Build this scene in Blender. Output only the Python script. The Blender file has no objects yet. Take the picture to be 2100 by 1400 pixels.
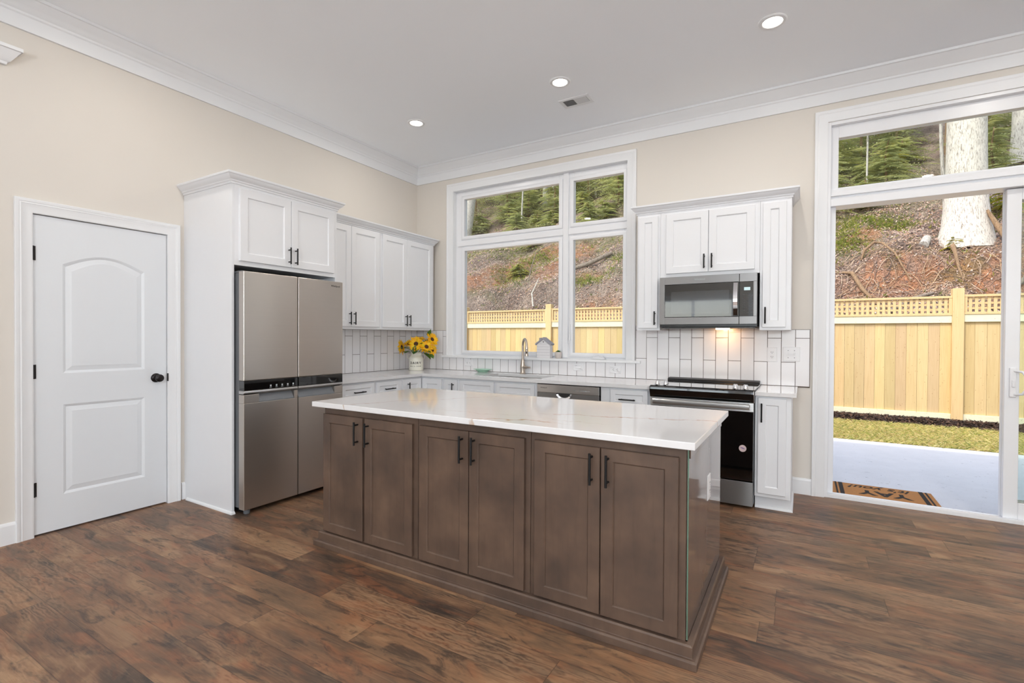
import bpy, math, random
from mathutils import Vector, Matrix
from math import sin, cos, pi, radians as R

# ------------------------------------------------------------------ camera, sky, sun, exposure
scene = bpy.context.scene
col = scene.collection
cam_d = bpy.data.cameras.new('camera'); cam = bpy.data.objects.new('camera', cam_d); col.objects.link(cam)
cam_d.sensor_width = 36.0; cam_d.lens = 1009.66/2100*36; cam_d.clip_start = 0.05; cam_d.clip_end = 300
_yaw, _pit, _rol = 0.534058, -0.0099224, 0.0049627
_f = Vector((-sin(_yaw)*cos(_pit), cos(_yaw)*cos(_pit), sin(_pit)))
_r = Vector((cos(_yaw), sin(_yaw), 0)); _u = _r.cross(_f)
_r2 = _r*cos(_rol)+_u*sin(_rol); _u2 = _u*cos(_rol)-_r*sin(_rol)
cam.matrix_world = Matrix(((_r2.x, _u2.x, -_f.x, 4.1818), (_r2.y, _u2.y, -_f.y, -4.7186), (_r2.z, _u2.z, -_f.z, 1.2875), (0, 0, 0, 1)))
scene.camera = cam
vs = scene.view_settings
vs.view_transform = 'Standard'; vs.look = 'None'; vs.gamma = 1.0; vs.use_curve_mapping = False; vs.exposure = 0.0
cy = scene.cycles
cy.use_denoising = True; cy.max_bounces = 10; cy.diffuse_bounces = 6; cy.glossy_bounces = 5
cy.transmission_bounces = 6; cy.transparent_max_bounces = 12; cy.caustics_reflective = False; cy.caustics_refractive = False
cy.sample_clamp_indirect = 6.0

SUN_EL, SUN_AZ = R(49), R(27)          # azimuth measured from -y towards -x
world = bpy.data.worlds.new('sky'); scene.world = world; world.use_nodes = True
wn = world.node_tree.nodes; wl = world.node_tree.links
sky = wn.new('ShaderNodeTexSky'); sky.sky_type = 'NISHITA'; sky.sun_disc = False
sky.sun_elevation = SUN_EL; sky.sun_rotation = R(180)+SUN_AZ; sky.air_density = 1.0; sky.dust_density = 2.0; sky.ozone_density = 1.0
hs = wn.new('ShaderNodeHueSaturation'); hs.inputs['Saturation'].default_value = 0.62
wl.new(sky.outputs[0], hs.inputs['Color']); wl.new(hs.outputs[0], wn['Background'].inputs[0])
wn['Background'].inputs[1].default_value = 0.42
sd = bpy.data.lights.new('sun', 'SUN'); sd.energy = 1.9; sd.angle = R(1.2); sd.color = (1.0, 0.93, 0.82)
sun = bpy.data.objects.new('sun', sd); col.objects.link(sun)
_to_sun = Vector((-sin(SUN_AZ)*cos(SUN_EL), -cos(SUN_AZ)*cos(SUN_EL), sin(SUN_EL)))
sun.rotation_euler = _to_sun.to_track_quat('Z', 'Y').to_euler(); sun.location = (0, -12, 14)
CAN_W, GLOBE_FILL_W, FILL_W = 7.0, 190.0, 66.0     # recessed lights, added unseen fill globes, daylight in the rear windows
WARM = (1.0, 0.94, 0.86); COOL = (0.87, 0.945, 1.0)

# ------------------------------------------------------------------ mesh helpers
class MB:
    def __init__(s): s.v = []; s.f = []; s.c = []
    def add(s, vs_, fs_, c=None):
        o = len(s.v); s.v += [tuple(p) for p in vs_]
        for f in fs_:
            s.f.append(tuple(i+o for i in f)); s.c.append(c)
        return s
    def box(s, x0, x1, y0, y1, z0, z1, c=None):
        if x0 > x1: x0, x1 = x1, x0
        if y0 > y1: y0, y1 = y1, y0
        if z0 > z1: z0, z1 = z1, z0
        return s.add([(x0,y0,z0),(x1,y0,z0),(x1,y1,z0),(x0,y1,z0),(x0,y0,z1),(x1,y0,z1),(x1,y1,z1),(x0,y1,z1)],
                     [(3,2,1,0),(4,5,6,7),(0,1,5,4),(1,2,6,5),(2,3,7,6),(3,0,4,7)], c)
    def obox(s, cen, ax, half, c=None):           # oriented box
        cen = Vector(cen); a = [Vector(q).normalized()*h for q, h in zip(ax, half)]
        vs_ = [cen+a[0]*i+a[1]*j+a[2]*k for k in (-1,1) for i, j in ((-1,-1),(1,-1),(1,1),(-1,1))]
        return s.add(vs_, [(3,2,1,0),(4,5,6,7),(0,1,5,4),(1,2,6,5),(2,3,7,6),(3,0,4,7)], c)
    def lathe(s, prof, cen=(0,0,0), axis='z', n=24, c=None, cap=True):
        cen = Vector(cen); vs_ = []
        for r, h in prof:
            for i in range(n):
                a = 2*pi*i/n; p, q = r*cos(a), r*sin(a)
                vs_.append(cen + (Vector((p,q,h)) if axis == 'z' else Vector((h,p,q)) if axis == 'x' else Vector((q,h,p)) if axis == 'y' else Vector((q,-h,-p))))
        fs_ = []
        for k in range(len(prof)-1):
            for i in range(n):
                j = (i+1) % n; fs_.append((k*n+i, k*n+j, (k+1)*n+j, (k+1)*n+i))
        if cap:
            fs_.append(tuple(range(n-1,-1,-1))); fs_.append(tuple(range((len(prof)-1)*n, len(prof)*n)))
        return s.add(vs_, fs_, c)
    def tube(s, pts, rad, n=10, c=None, cap=True):
        pts = [Vector(p) for p in pts]; m = len(pts); vs_ = []; fs_ = []
        rr = rad if isinstance(rad, (list, tuple)) else [rad]*m
        ref = None
        for i, p in enumerate(pts):
            t = (pts[min(i+1,m-1)]-pts[max(i-1,0)]).normalized()
            if ref is None:
                ref = Vector((0,0,1)) if abs(t.z) < .9 else Vector((1,0,0))
            a = (ref - t*ref.dot(t)).normalized(); b = t.cross(a); ref = a
            for k in range(n):
                w = 2*pi*k/n; vs_.append(p + a*(rr[i]*cos(w)) + b*(rr[i]*sin(w)))
        for i in range(m-1):
            for k in range(n):
                j = (k+1) % n; fs_.append((i*n+k, i*n+j, (i+1)*n+j, (i+1)*n+k))
        if cap:
            fs_.append(tuple(range(n-1,-1,-1))); fs_.append(tuple(range((m-1)*n, m*n)))
        return s.add(vs_, fs_, c)
    def prism(s, poly, to3, d0, d1, c=None):       # closed 2-D polygon extruded along the third axis; to3(u, v, d)
        n = len(poly)
        vs_ = [to3(u, v, d0) for u, v in poly]+[to3(u, v, d1) for u, v in poly]
        fs_ = [tuple(range(n-1,-1,-1)), tuple(range(n, 2*n))]+[(i, (i+1) % n, n+(i+1) % n, n+i) for i in range(n)]
        return s.add(vs_, fs_, c)
    def quad(s, a, b, c_, d, c=None): return s.add([a,b,c_,d], [(0,1,2,3)], c)

def offset_path(path, d, closed=False):            # mitred offset to the left of the path
    n = len(path); out = []
    for i in range(n):
        p = Vector(path[i])
        def nrm(a, b):
            t = (Vector(b)-Vector(a)).normalized(); return Vector((-t.y, t.x))
        n1 = nrm(path[i-1], path[i]) if (i > 0 or closed) else None
        n2 = nrm(path[i], path[(i+1) % n]) if (i < n-1 or closed) else None
        if n1 is None: m = n2
        elif n2 is None: m = n1
        else:
            m = (n1+n2).normalized(); m = m/max(.2, m.dot(n1))
        out.append(p+m*d)
    return out
def sweep(mb, path, prof, to3, closed=False, cyc=False):   # prof = (offset, height); to3(u, v, h)
    rows = [[to3(q.x, q.y, h) for q in offset_path(path, o, closed)] for o, h in prof]
    n = len(path); m = len(prof); vs_ = [p for r_ in rows for p in r_]; fs_ = []
    for k in range(m if cyc else m-1):
        k2 = (k+1) % m
        for i in range(n if closed else n-1):
            j = (i+1) % n; fs_.append((k*n+i, k*n+j, k2*n+j, k2*n+i))
    if not closed:
        fs_.append(tuple(k*n for k in range(m))); fs_.append(tuple(k*n+n-1 for k in range(m-1,-1,-1)))
    return mb.add(vs_, fs_)

ORG = {}
def build(name, mb, mat, parent=None, bevel=0, smooth=False, seg=2, origin=None, colors=False):
    o0 = Vector((0,0,0))
    if parent is not None: o0 = ORG[parent.name]
    elif origin is not None: o0 = Vector(origin)
    me = bpy.data.meshes.new(name)
    me.from_pydata([tuple(Vector(p)-o0) for p in mb.v], [], mb.f)
    import bmesh
    bm = bmesh.new(); bm.from_mesh(me)
    if not colors: bmesh.ops.recalc_face_normals(bm, faces=bm.faces)
    bm.to_mesh(me); bm.free()
    if colors:
        at = me.color_attributes.new('Col', 'FLOAT_COLOR', 'CORNER')
        arr = []
        for p, c in zip(me.polygons, mb.c):
            arr += list((c or (1,1,1))+(1.0,))*p.loop_total
        at.data.foreach_set('color', arr)
    me.materials.append(mat)
    if smooth:
        me.polygons.foreach_set('use_smooth', [True]*len(me.polygons)); me.set_sharp_from_angle(angle=R(38))
    me.update()
    o = bpy.data.objects.new(name, me); col.objects.link(o)
    if parent is not None: o.parent = parent
    else: o.location = o0
    ORG[o.name] = o0
    if bevel:
        b = o.modifiers.new('edge', 'BEVEL'); b.width = bevel; b.segments = seg; b.limit_method = 'ANGLE'; b.angle_limit = R(40)
    return o
def tag(o, label=None, cat=None, group=None, kind=None):
    if label: o['label'] = label
    if cat: o['category'] = cat
    if group: o['group'] = group
    if kind: o['kind'] = kind
    return o
def thing(name, loc, label, cat, group=None, kind=None):
    o = bpy.data.objects.new(name, None); col.objects.link(o); o.location = loc; o.empty_display_size = .1
    ORG[o.name] = Vector(loc); return tag(o, label, cat, group, kind)
def text(name, s, size, mat, parent, M, depth=.0006, shear=0.0, spacing=1.0, bold=0.0):
    cu = bpy.data.curves.new(name, 'FONT'); cu.body = s; cu.size = size; cu.extrude = depth; cu.align_x = 'CENTER'; cu.align_y = 'CENTER'
    cu.shear = shear; cu.space_character = spacing; cu.offset = bold
    t = bpy.data.objects.new(name, cu); col.objects.link(t)
    bpy.context.view_layer.update()
    dg = bpy.context.evaluated_depsgraph_get()
    me = bpy.data.meshes.new_from_object(t.evaluated_get(dg)); me.name = name
    bpy.data.objects.remove(t); me.transform(M); me.transform(Matrix.Translation(-ORG[parent.name]))
    me.materials.clear(); me.materials.append(mat)
    o = bpy.data.objects.new(name, me); col.objects.link(o); o.parent = parent; ORG[o.name] = ORG[parent.name]
    return o
def frame_M(o, ux, uy):                              # text matrix: origin, right, up
    ux = Vector(ux).normalized(); uy = Vector(uy).normalized(); uz = ux.cross(uy)
    return Matrix(((ux.x,uy.x,uz.x,o[0]),(ux.y,uy.y,uz.y,o[1]),(ux.z,uy.z,uz.z,o[2]),(0,0,0,1)))

# ------------------------------------------------------------------ materials
def srgb(r, g, b):
    f = lambda c: (c/255/12.92) if c/255 <= .04045 else ((c/255+.055)/1.055)**2.4
    return (f(r), f(g), f(b))
class NT:
    def __init__(s, name):
        s.m = bpy.data.materials.new(name); s.m.use_nodes = True; s.t = s.m.node_tree; s.b = s.t.nodes['Principled BSDF']
    def n(s, typ, **kw):
        x = s.t.nodes.new(typ)
        for k, v in kw.items(): setattr(x, k, v)
        return x
    def set(s, sock, v):
        if isinstance(v, (int, float)): sock.default_value = v
        elif isinstance(v, tuple): sock.default_value = (v+(1.0,)) if len(sock.default_value) == 4 and len(v) == 3 else v
        else: s.t.links.new(v, sock)
    def math(s, op, a, b=0.0, c=0.0):
        x = s.n('ShaderNodeMath', operation=op); s.set(x.inputs[0], a); s.set(x.inputs[1], b); s.set(x.inputs[2], c); return x.outputs[0]
    def mix(s, f, a, b, mode='MIX'):
        x = s.n('ShaderNodeMix', data_type='RGBA', blend_type=mode); s.set(x.inputs[0], f); s.set(x.inputs[6], a); s.set(x.inputs[7], b); return x.outputs[2]
    def pos(s, obj=False):
        if obj: return s.n('ShaderNodeTexCoord').outputs['Object']
        return s.n('ShaderNodeNewGeometry').outputs['Position']
    def sep(s, v):
        x = s.n('ShaderNodeSeparateXYZ'); s.set(x.inputs[0], v); return x.outputs[0], x.outputs[1], x.outputs[2]
    def comb(s, a, b, c):
        x = s.n('ShaderNodeCombineXYZ'); s.set(x.inputs[0], a); s.set(x.inputs[1], b); s.set(x.inputs[2], c); return x.outputs[0]
    def vmul(s, v, t):
        x = s.n('ShaderNodeVectorMath', operation='MULTIPLY'); s.set(x.inputs[0], v); s.set(x.inputs[1], t); return x.outputs[0]
    def noise(s, v, scale, detail=3.0, rough=.55, dist=0.0):
        x = s.n('ShaderNodeTexNoise'); s.set(x.inputs['Vector'], v); x.inputs['Scale'].default_value = scale
        x.inputs['Detail'].default_value = detail; x.inputs['Roughness'].default_value = rough; x.inputs['Distortion'].default_value = dist
        return x.outputs[0]
    def ramp(s, f, stops):
        x = s.n('ShaderNodeValToRGB'); s.set(x.inputs[0], f); e = x.color_ramp.elements
        while len(e) < len(stops): e.new(.5)
        for i, (p, c) in enumerate(stops):
            e[i].position = p; e[i].color = (c if isinstance(c, tuple) else (c,c,c))+(1.0,)
        return x.outputs[0]
    def smooth(s, v, a, b):
        x = s.n('ShaderNodeMapRange', interpolation_type='SMOOTHSTEP'); s.set(x.inputs[0], v); s.set(x.inputs[1], a); s.set(x.inputs[2], b); return x.outputs[0]
    def bump(s, h, strength=.3, dist=.002):
        x = s.n('ShaderNodeBump'); x.inputs['Strength'].default_value = strength; x.inputs['Distance'].default_value = dist
        s.set(x.inputs['Height'], h); s.t.links.new(x.outputs[0], s.b.inputs['Normal'])
    def attr(s, name='Col'):
        return s.n('ShaderNodeAttribute', attribute_name=name).outputs['Color']
    def fin(s, color=None, rough=None, metal=None, spec=None, coat=None, coatr=None):
        for k, v in (('Base Color', color), ('Roughness', rough), ('Metallic', metal), ('Specular IOR Level', spec), ('Coat Weight', coat), ('Coat Roughness', coatr)):
            if v is not None: s.set(s.b.inputs[k], v)
        return s.m
def plain(name, rgb, rough=.5, metal=0.0, coat=None, coatr=None, spec=None, vary=.03, scale=9.0):
    t = NT(name); c = srgb(*rgb)
    nz = t.noise(t.pos(True), scale, 3.0)
    colr = t.mix(nz, tuple(x*(1-vary) for x in c), tuple(min(1, x*(1+vary)) for x in c))
    return t.fin(colr, rough, metal, spec, coat, coatr)

M = {}
M['wall'] = plain('beige wall paint', (212,206,198), .75, vary=.012, scale=3)
M['ceil'] = plain('white ceiling paint', (242,245,249), .85, vary=.01, scale=2)
M['trim'] = plain('white trim paint', (225,226,228), .38, vary=.01)
M['cab'] = plain('white cabinet paint', (224,225,228), .36, vary=.01)
M['door'] = plain('white door paint', (217,220,224), .4, vary=.01)
M['black'] = plain('matte black metal', (17,16,17), .5, vary=.1, spec=.3)
M['bronze'] = plain('oil rubbed bronze', (40,36,36), .34, .7, vary=.15, scale=40)
M['blackglass'] = plain('black glass', (8,8,9), .04, 0, coat=1.0, coatr=.02, vary=.0)
M['blackplastic'] = plain('black plastic', (18,18,19), .35, vary=.05)
M['greyside'] = plain('grey enamel', (110,112,116), .45, .2, vary=.03)
M['chrome'] = plain('polished chrome', (225,225,228), .09, 1.0, vary=.01)
M['nickel'] = plain('brushed nickel', (196,184,172), .36, 1.0, vary=.04, scale=60)
M['plastic'] = plain('white plastic', (226,226,228), .35, vary=.01)
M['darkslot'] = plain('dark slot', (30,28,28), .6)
M['greytext'] = plain('grey lettering', (72,70,70), .5)
M['lighttext'] = plain('light lettering', (170,174,178), .5)
M['vinyl'] = plain('white vinyl', (227,228,231), .3, vary=.008)

def steel(name, axis, rgb=(176,171,166), rough=.3):
    t = NT(name); p = t.pos(True)
    sc = {'x': (1.5,1.5,260.0), 'y': (1.5,1.5,260.0), 'z': (200.0,200.0,1.5)}[axis]
    nz = t.noise(t.vmul(p, sc), 1.0, 2.0)
    c = srgb(*rgb)
    t.b.inputs['Anisotropic'].default_value = .82; t.set(t.b.inputs['Tangent'], t.comb(0.0, 0.0, 1.0))
    return t.fin(t.mix(nz, tuple(x*.96 for x in c), tuple(x*1.03 for x in c)), t.math('MULTIPLY_ADD', nz, .06, rough-.03), .93)
M['steel'] = steel('stainless steel', 'x', (142,141,141), .4); M['steel2'] = steel('light stainless steel', 'x', (196,194,192), .3)
M['steelfridge'] = steel('fridge stainless steel', 'y', (196,188,180), .30)

def tile_mat(name, ax, u0, par):
    t = NT(name); x, y, z = t.sep(t.pos()); W, H, G = .1029, .4, .0036
    u = t.math('DIVIDE', t.math('SUBTRACT', x if ax == 'x' else y, u0), W)
    cl = t.math('FLOOR', u); fu = t.math('FRACT', u)
    od = t.math('MODULO', t.math('ADD', cl, 100.0+par), 2.0)
    v = t.math('ADD', t.math('DIVIDE', t.math('SUBTRACT', z, .885), H), t.math('MULTIPLY', od, .5))
    fv = t.math('FRACT', t.math('ADD', v, 4.0))
    du = t.math('MULTIPLY', t.math('MINIMUM', fu, t.math('SUBTRACT', 1.0, fu)), W)
    dv = t.math('MULTIPLY', t.math('MINIMUM', fv, t.math('SUBTRACT', 1.0, fv)), H)
    d = t.math('MINIMUM', du, dv)
    g = t.smooth(d, G*.5-.0004, G*.5+.0006)
    for e_ in ((t.smooth(z, .8885, .8895),) + ((t.math('SUBTRACT', 1.0, t.smooth(x, 4.2275, 4.2285)),) if ax == 'x' else ())): g = t.math('MULTIPLY', g, e_)
    g = t.math('MULTIPLY', g, t.smooth(t.math('ABSOLUTE', t.math('SUBTRACT', z, 1.3565)), .0012, .0020))
    wn_ = t.n('ShaderNodeTexWhiteNoise', noise_dimensions='2D'); t.set(wn_.inputs['Vector'], t.comb(cl, t.math('FLOOR', v), 0.0))
    tile = t.mix(wn_.outputs[0], srgb(224,223,225), srgb(230,229,231))
    t.bump(t.math('ADD', t.smooth(d, G*.5-.0005, G*.5+.003), t.math('MULTIPLY', t.noise(t.pos(), 18.0, 1.0), .12)), .5, .0015)
    return t.fin(t.mix(g, srgb(74,60,52), tile), t.math('MULTIPLY_ADD', g, -.62, .72))
M['tile_back'] = tile_mat('white stacked tile', 'x', .114, 1.0)
M['tile_left'] = tile_mat('white stacked tile on left wall', 'y', -1.136, 0.0)

def floor_mat():
    t = NT('rustic oak planks'); x, y, z = t.sep(t.pos()); W, L = .178, 1.22
    v = t.math('DIVIDE', t.math('ADD', y, 20.03), W); row = t.math('FLOOR', v); fv = t.math('FRACT', v)
    w1 = t.n('ShaderNodeTexWhiteNoise', noise_dimensions='1D'); t.set(w1.inputs['W'], row)
    u = t.math('ADD', t.math('DIVIDE', t.math('ADD', x, 20.0), L), t.math('MULTIPLY', w1.outputs[0], 3.7))
    cl = t.math('FLOOR', u); fu = t.math('FRACT', u)
    w2 = t.n('ShaderNodeTexWhiteNoise', noise_dimensions='2D'); t.set(w2.inputs['Vector'], t.comb(row, cl, 0.0))
    rnd = w2.outputs[0]
    off = t.math('MULTIPLY', rnd, 37.0)
    pv = t.comb(t.math('ADD', x, off), t.math('ADD', t.math('MULTIPLY', y, 3.2), off), off)
    pw = t.comb(t.math('ADD', x, off), t.math('ADD', t.math('MULTIPLY', y, 14.0), off), off)
    big = t.noise(pv, 1.9, 4.0, .6, .6)
    blot = t.noise(pv, 4.2, 5.0, .65, 1.4)
    grain = t.noise(pw, 5.5, 5.0, .6, 1.6)
    fine = t.noise(t.comb(t.math('MULTIPLY', x, 3.0), t.math('MULTIPLY', y, 90.0), off), 3.0, 3.0)
    base = t.ramp(big, [(.31, srgb(50,43,39)), (.42, srgb(86,66,53)), (.54, srgb(122,86,62)), (.66, srgb(158,124,92))])
    tint = t.mix(rnd, srgb(58,50,46), srgb(152,118,88))
    c = t.mix(.40, base, tint)
    c = t.mix(t.math('MULTIPLY', t.smooth(t.noise(pv, 2.6, 3.0, .6, .9), .5, .68), .45), c, srgb(142,88,58))
    c = t.mix(t.math('MULTIPLY', t.smooth(blot, .49, .68), .70), c, srgb(44,40,38))
    c = t.mix(t.math('MULTIPLY', t.smooth(grain, .5, .75), .22), c, srgb(52,42,36))
    c = t.mix(t.math('MULTIPLY', t.smooth(grain, .5, .25), .2), c, srgb(172,138,106))
    c = t.mix(t.math('MULTIPLY', t.smooth(fine, .45, .8), .15), c, srgb(70,54,45))
    ring = t.n('ShaderNodeTexWave', wave_type='RINGS'); t.set(ring.inputs['Vector'], pv); ring.inputs['Scale'].default_value = 9.0
    ring.inputs['Distortion'].default_value = 9.0; ring.inputs['Detail'].default_value = 3.0; ring.inputs['Detail Scale'].default_value = 1.3
    c = t.mix(t.math('MULTIPLY', t.math('MULTIPLY', ring.outputs[1], t.smooth(t.noise(pv, 1.1, 2.0), .5, .62)), .3), c, srgb(178,142,110))
    dv = t.math('MULTIPLY', t.math('MINIMUM', fv, t.math('SUBTRACT', 1.0, fv)), W)
    du = t.math('MULTIPLY', t.math('MINIMUM', fu, t.math('SUBTRACT', 1.0, fu)), L)
    seam = t.smooth(t.math('MINIMUM', dv, du), .0004, .0022)
    c = t.mix(t.math('MULTIPLY', t.math('SUBTRACT', 1.0, seam), .55), c, srgb(44,34,28))
    t.bump(t.math('ADD', t.math('MULTIPLY', seam, .7), t.math('MULTIPLY', t.math('ADD', grain, fine), .35)), .35, .0016)
    return t.fin(c, t.math('MULTIPLY_ADD', grain, .16, .36), spec=.42)
M['floor'] = floor_mat()

def quartz():
    t = NT('white quartz with gold veins'); p = t.pos(); x, y, z = t.sep(p)
    n1 = t.math('SUBTRACT', t.noise(p, 3.0, 4.0, .6), .5); n2 = t.noise(p, 9.0, 4.0, .7)
    c = t.mix(t.noise(p, 2.2, 3.0), srgb(214,213,214), srgb(222,221,222))
    def vein(ax, ay, bx, by, wdt, colr, k):
        dx, dy = bx-ax, by-ay; ln = math.hypot(dx, dy); dx /= ln; dy /= ln
        px, py = t.math('SUBTRACT', x, ax), t.math('SUBTRACT', y, ay)
        s_ = t.math('ADD', t.math('MULTIPLY', px, dx), t.math('MULTIPLY', py, dy))
        d = t.math('ABSOLUTE', t.math('ADD', t.math('SUBTRACT', t.math('MULTIPLY', py, dx), t.math('MULTIPLY', px, dy)), t.math('MULTIPLY', n1, .30)))
        m = t.math('SUBTRACT', 1.0, t.smooth(d, t.math('MULTIPLY', n2, wdt*.5), t.math('MULTIPLY', n2, wdt*2.4)))
        e = t.math('MULTIPLY', t.smooth(s_, -.1, .1), t.math('SUBTRACT', 1.0, t.smooth(s_, ln-.1, ln+.1)))
        return t.math('MULTIPLY', t.math('MULTIPLY', m, e), t.math('MULTIPLY', t.smooth(n2, .25, .6), k)), colr
    for a in ((1.84,-2.79,2.56,-1.70,.006,srgb(172,140,112),.8), (3.06,-2.44,3.9,-2.16,.009,srgb(176,140,100),.95), (2.75,-2.76,3.2,-2.63,.008,srgb(178,146,112),.9),
              (2.5,-2.62,3.4,-2.52,.004,srgb(190,176,160),.5), (.1,-1.2,.6,-1.0,.006,srgb(190,160,130),.6), (1.1,-.6,2.9,-.3,.004,srgb(190,176,160),.4)):
        f, cc = vein(*a); c = t.mix(f, c, cc)
    return t.fin(c, .07, spec=.5)
M['quartz'] = quartz()

def stained():
    t = NT('walnut stained maple'); p = t.pos(); x, y, z = t.sep(p)
    g = t.noise(t.comb(t.math('MULTIPLY', x, 9.0), t.math('MULTIPLY', y, 9.0), t.math('MULTIPLY', z, 1.1)), 3.0, 5.0, .6, .4)
    bl = t.noise(p, 4.5, 3.0, .6); c = t.ramp(bl, [(.27, srgb(74,60,52)), (.5, srgb(89,71,60)), (.73, srgb(104,83,69))])
    c = t.mix(t.math('MULTIPLY', t.smooth(g, .45, .75), .3), c, srgb(62,49,42))
    return t.fin(c, .38, spec=.4)
M['walnut'] = stained()
_w = stained(); _w.name = 'glossy wrapped walnut'
_b = _w.node_tree.nodes['Principled BSDF']; _b.inputs['Coat Weight'].default_value = 1.0; _b.inputs['Coat Roughness'].default_value = .05
M['walnutgloss'] = _w
M['greenfilm'] = plain('pale green film edge', (88,118,102), .3)

def pine(name, a, b, k, axis='z'):
    t = NT(name); p = t.pos(); x, y, z = t.sep(p)
    w = t.n('ShaderNodeTexWhiteNoise', noise_dimensions='1D'); t.set(w.inputs['W'], t.math('FLOOR', t.math('DIVIDE', t.math('ADD', x, 50.0), .1395)))
    q = (t.comb(t.math('MULTIPLY', x, 12.0), y, t.math('MULTIPLY', z, .8)) if axis == 'z' else t.comb(t.math('MULTIPLY', x, .8), y, t.math('MULTIPLY', z, 12.0)))
    g = t.noise(t.comb(t.sep(q)[0], t.math('MULTIPLY', w.outputs[0], 9.0), t.sep(q)[2]), 2.2, 4.0, .6, .8)
    c = t.mix(g, srgb(*a), srgb(*b))
    g2 = t.noise(t.comb(t.math('MULTIPLY', t.sep(q)[0], 5.0), t.math('MULTIPLY', w.outputs[0], 9.0), t.sep(q)[2]), 3.0, 3.0); c = t.mix(t.math('MULTIPLY', t.smooth(g2, .5, .7), .35), c, srgb(*k))
    vo = t.n('ShaderNodeTexVoronoi'); t.set(vo.inputs['Vector'], t.comb(t.math('MULTIPLY', x, 5.0), 0.0, t.math('MULTIPLY', z, 2.6)))
    c = t.mix(t.math('MULTIPLY', t.math('SUBTRACT', 1.0, t.smooth(vo.outputs['Distance'], .05, .15)), .6), c, srgb(150,100,58))
    if axis == 'z' and 'boards' in name: c = t.mix(1.0, c, t.attr(), 'MULTIPLY')
    return t.fin(c, .7)
M['pine'] = pine('new pine boards', (204,172,122), (222,196,148), (178,140,94))
M['pinepost'] = pine('new pine post', (208,174,122), (222,194,144), (188,148,100))
M['pinegreen'] = pine('treated pale pine', (218,212,178), (230,224,196), (206,198,164), 'x')
def concrete():
    t = NT('pale concrete'); p = t.pos(); x, y, z = t.sep(p)
    c = t.mix(t.noise(p, 5.0, 4.0), srgb(206,206,208), srgb(222,222,224))
    s_ = t.noise(t.comb(t.math('MULTIPLY', x, 1.0), t.math('MULTIPLY', y, 2.2), 0.0), 16.0, 2.0, .5, 1.2)
    c = t.mix(t.math('MULTIPLY', t.smooth(s_, .70, .76), .75), c, srgb(70,66,64))
    s2 = t.noise(p, 60.0, 2.0); c = t.mix(t.math('MULTIPLY', t.smooth(s2, .66, .74), .3), c, srgb(120,116,112))
    return t.fin(c, .85)
M['concrete'] = concrete()
M['doormat'] = plain('coir', (176,120,66), .95, vary=.3, scale=160)
M['matblack'] = plain('black coir print', (38,32,28), .95, vary=.2, scale=160)

def hillmat():
    t = NT('hillside earth'); p = t.pos()
    a = t.noise(p, 7.0, 5.0, .7, .5); b = t.noise(p, 38.0, 3.0, .6, .3); k = t.noise(p, 1.3, 3.0, .6)
    f = t.math('MULTIPLY', t.math('ADD', t.math('MULTIPLY_ADD', a, 1.5, -.3), t.math('MULTIPLY_ADD', b, 2.6, -.85)), 1.0)
    x = t.n('ShaderNodeCombineColor'); 
    for i in range(3): t.set(x.inputs[i], f)
    c = t.mix(1.0, t.attr(), x.outputs[0], 'MULTIPLY')
    c = t.mix(t.math('MULTIPLY', t.smooth(k, .5, .66), .4), c, t.mix(1.0, srgb(116,118,70), x.outputs[0], 'MULTIPLY'))
    t.bump(t.math('ADD', a, b), 1.0, .06)
    return t.fin(c, .95, spec=.1)
def vcol(name, rough=.85, vary=.25, scale=14.0, trans=False):
    t = NT(name); nz = t.noise(t.pos(), scale, 4.0, .65)
    c = t.mix(1.0, t.attr(), t.mix(nz, (1-vary,)*3, (1+vary,)*3), 'MULTIPLY')
    m = t.fin(c, rough, spec=.2)
    if trans:
        tr = t.n('ShaderNodeBsdfTranslucent'); t.set(tr.inputs[0], c); mx = t.n('ShaderNodeMixShader'); mx.inputs[0].default_value = .3
        t.t.links.new(t.b.outputs[0], mx.inputs[1]); t.t.links.new(tr.outputs[0], mx.inputs[2])
        t.t.links.new(mx.outputs[0], t.t.nodes['Material Output'].inputs[0])
    return m
M['hill'] = hillmat()
M['litter'] = vcol('dry leaves', .8, .15, 30.0)
M['leaf'] = vcol('leaves', .6, .15, 20.0, True)
M['grass'] = vcol('grass blades', .7, .1, 20.0, True)
M['bark'] = vcol('bark', .9, .3, 22.0)
def bark(name, a, b, s=1.0):
    t = NT(name); x, y, z = t.sep(t.pos(True))
    q = t.comb(t.math('MULTIPLY', x, 26.0*s), t.math('MULTIPLY', y, 26.0*s), t.math('MULTIPLY', z, 5.0*s))
    g = t.noise(q, 1.0, 5.0, .65, .9); t.bump(g, .8, .02)
    return t.fin(t.ramp(g, [(.32, srgb(*b)), (.5, srgb(*a)), (.8, srgb(*[min(255, v+12) for v in a]))]), .9)
M['palebark'] = bark('pale bark', (214,206,192), (120,108,96), 1.7)
M['greybark'] = bark('grey bark', (190,184,174), (120,112,104), 1.5)
M['oldbark'] = bark('weathered grey bark', (138,124,110), (78,68,60), 1.6)
M['brownbark'] = bark('brown bark', (150,122,92), (96,78,60), 2.0)

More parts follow.
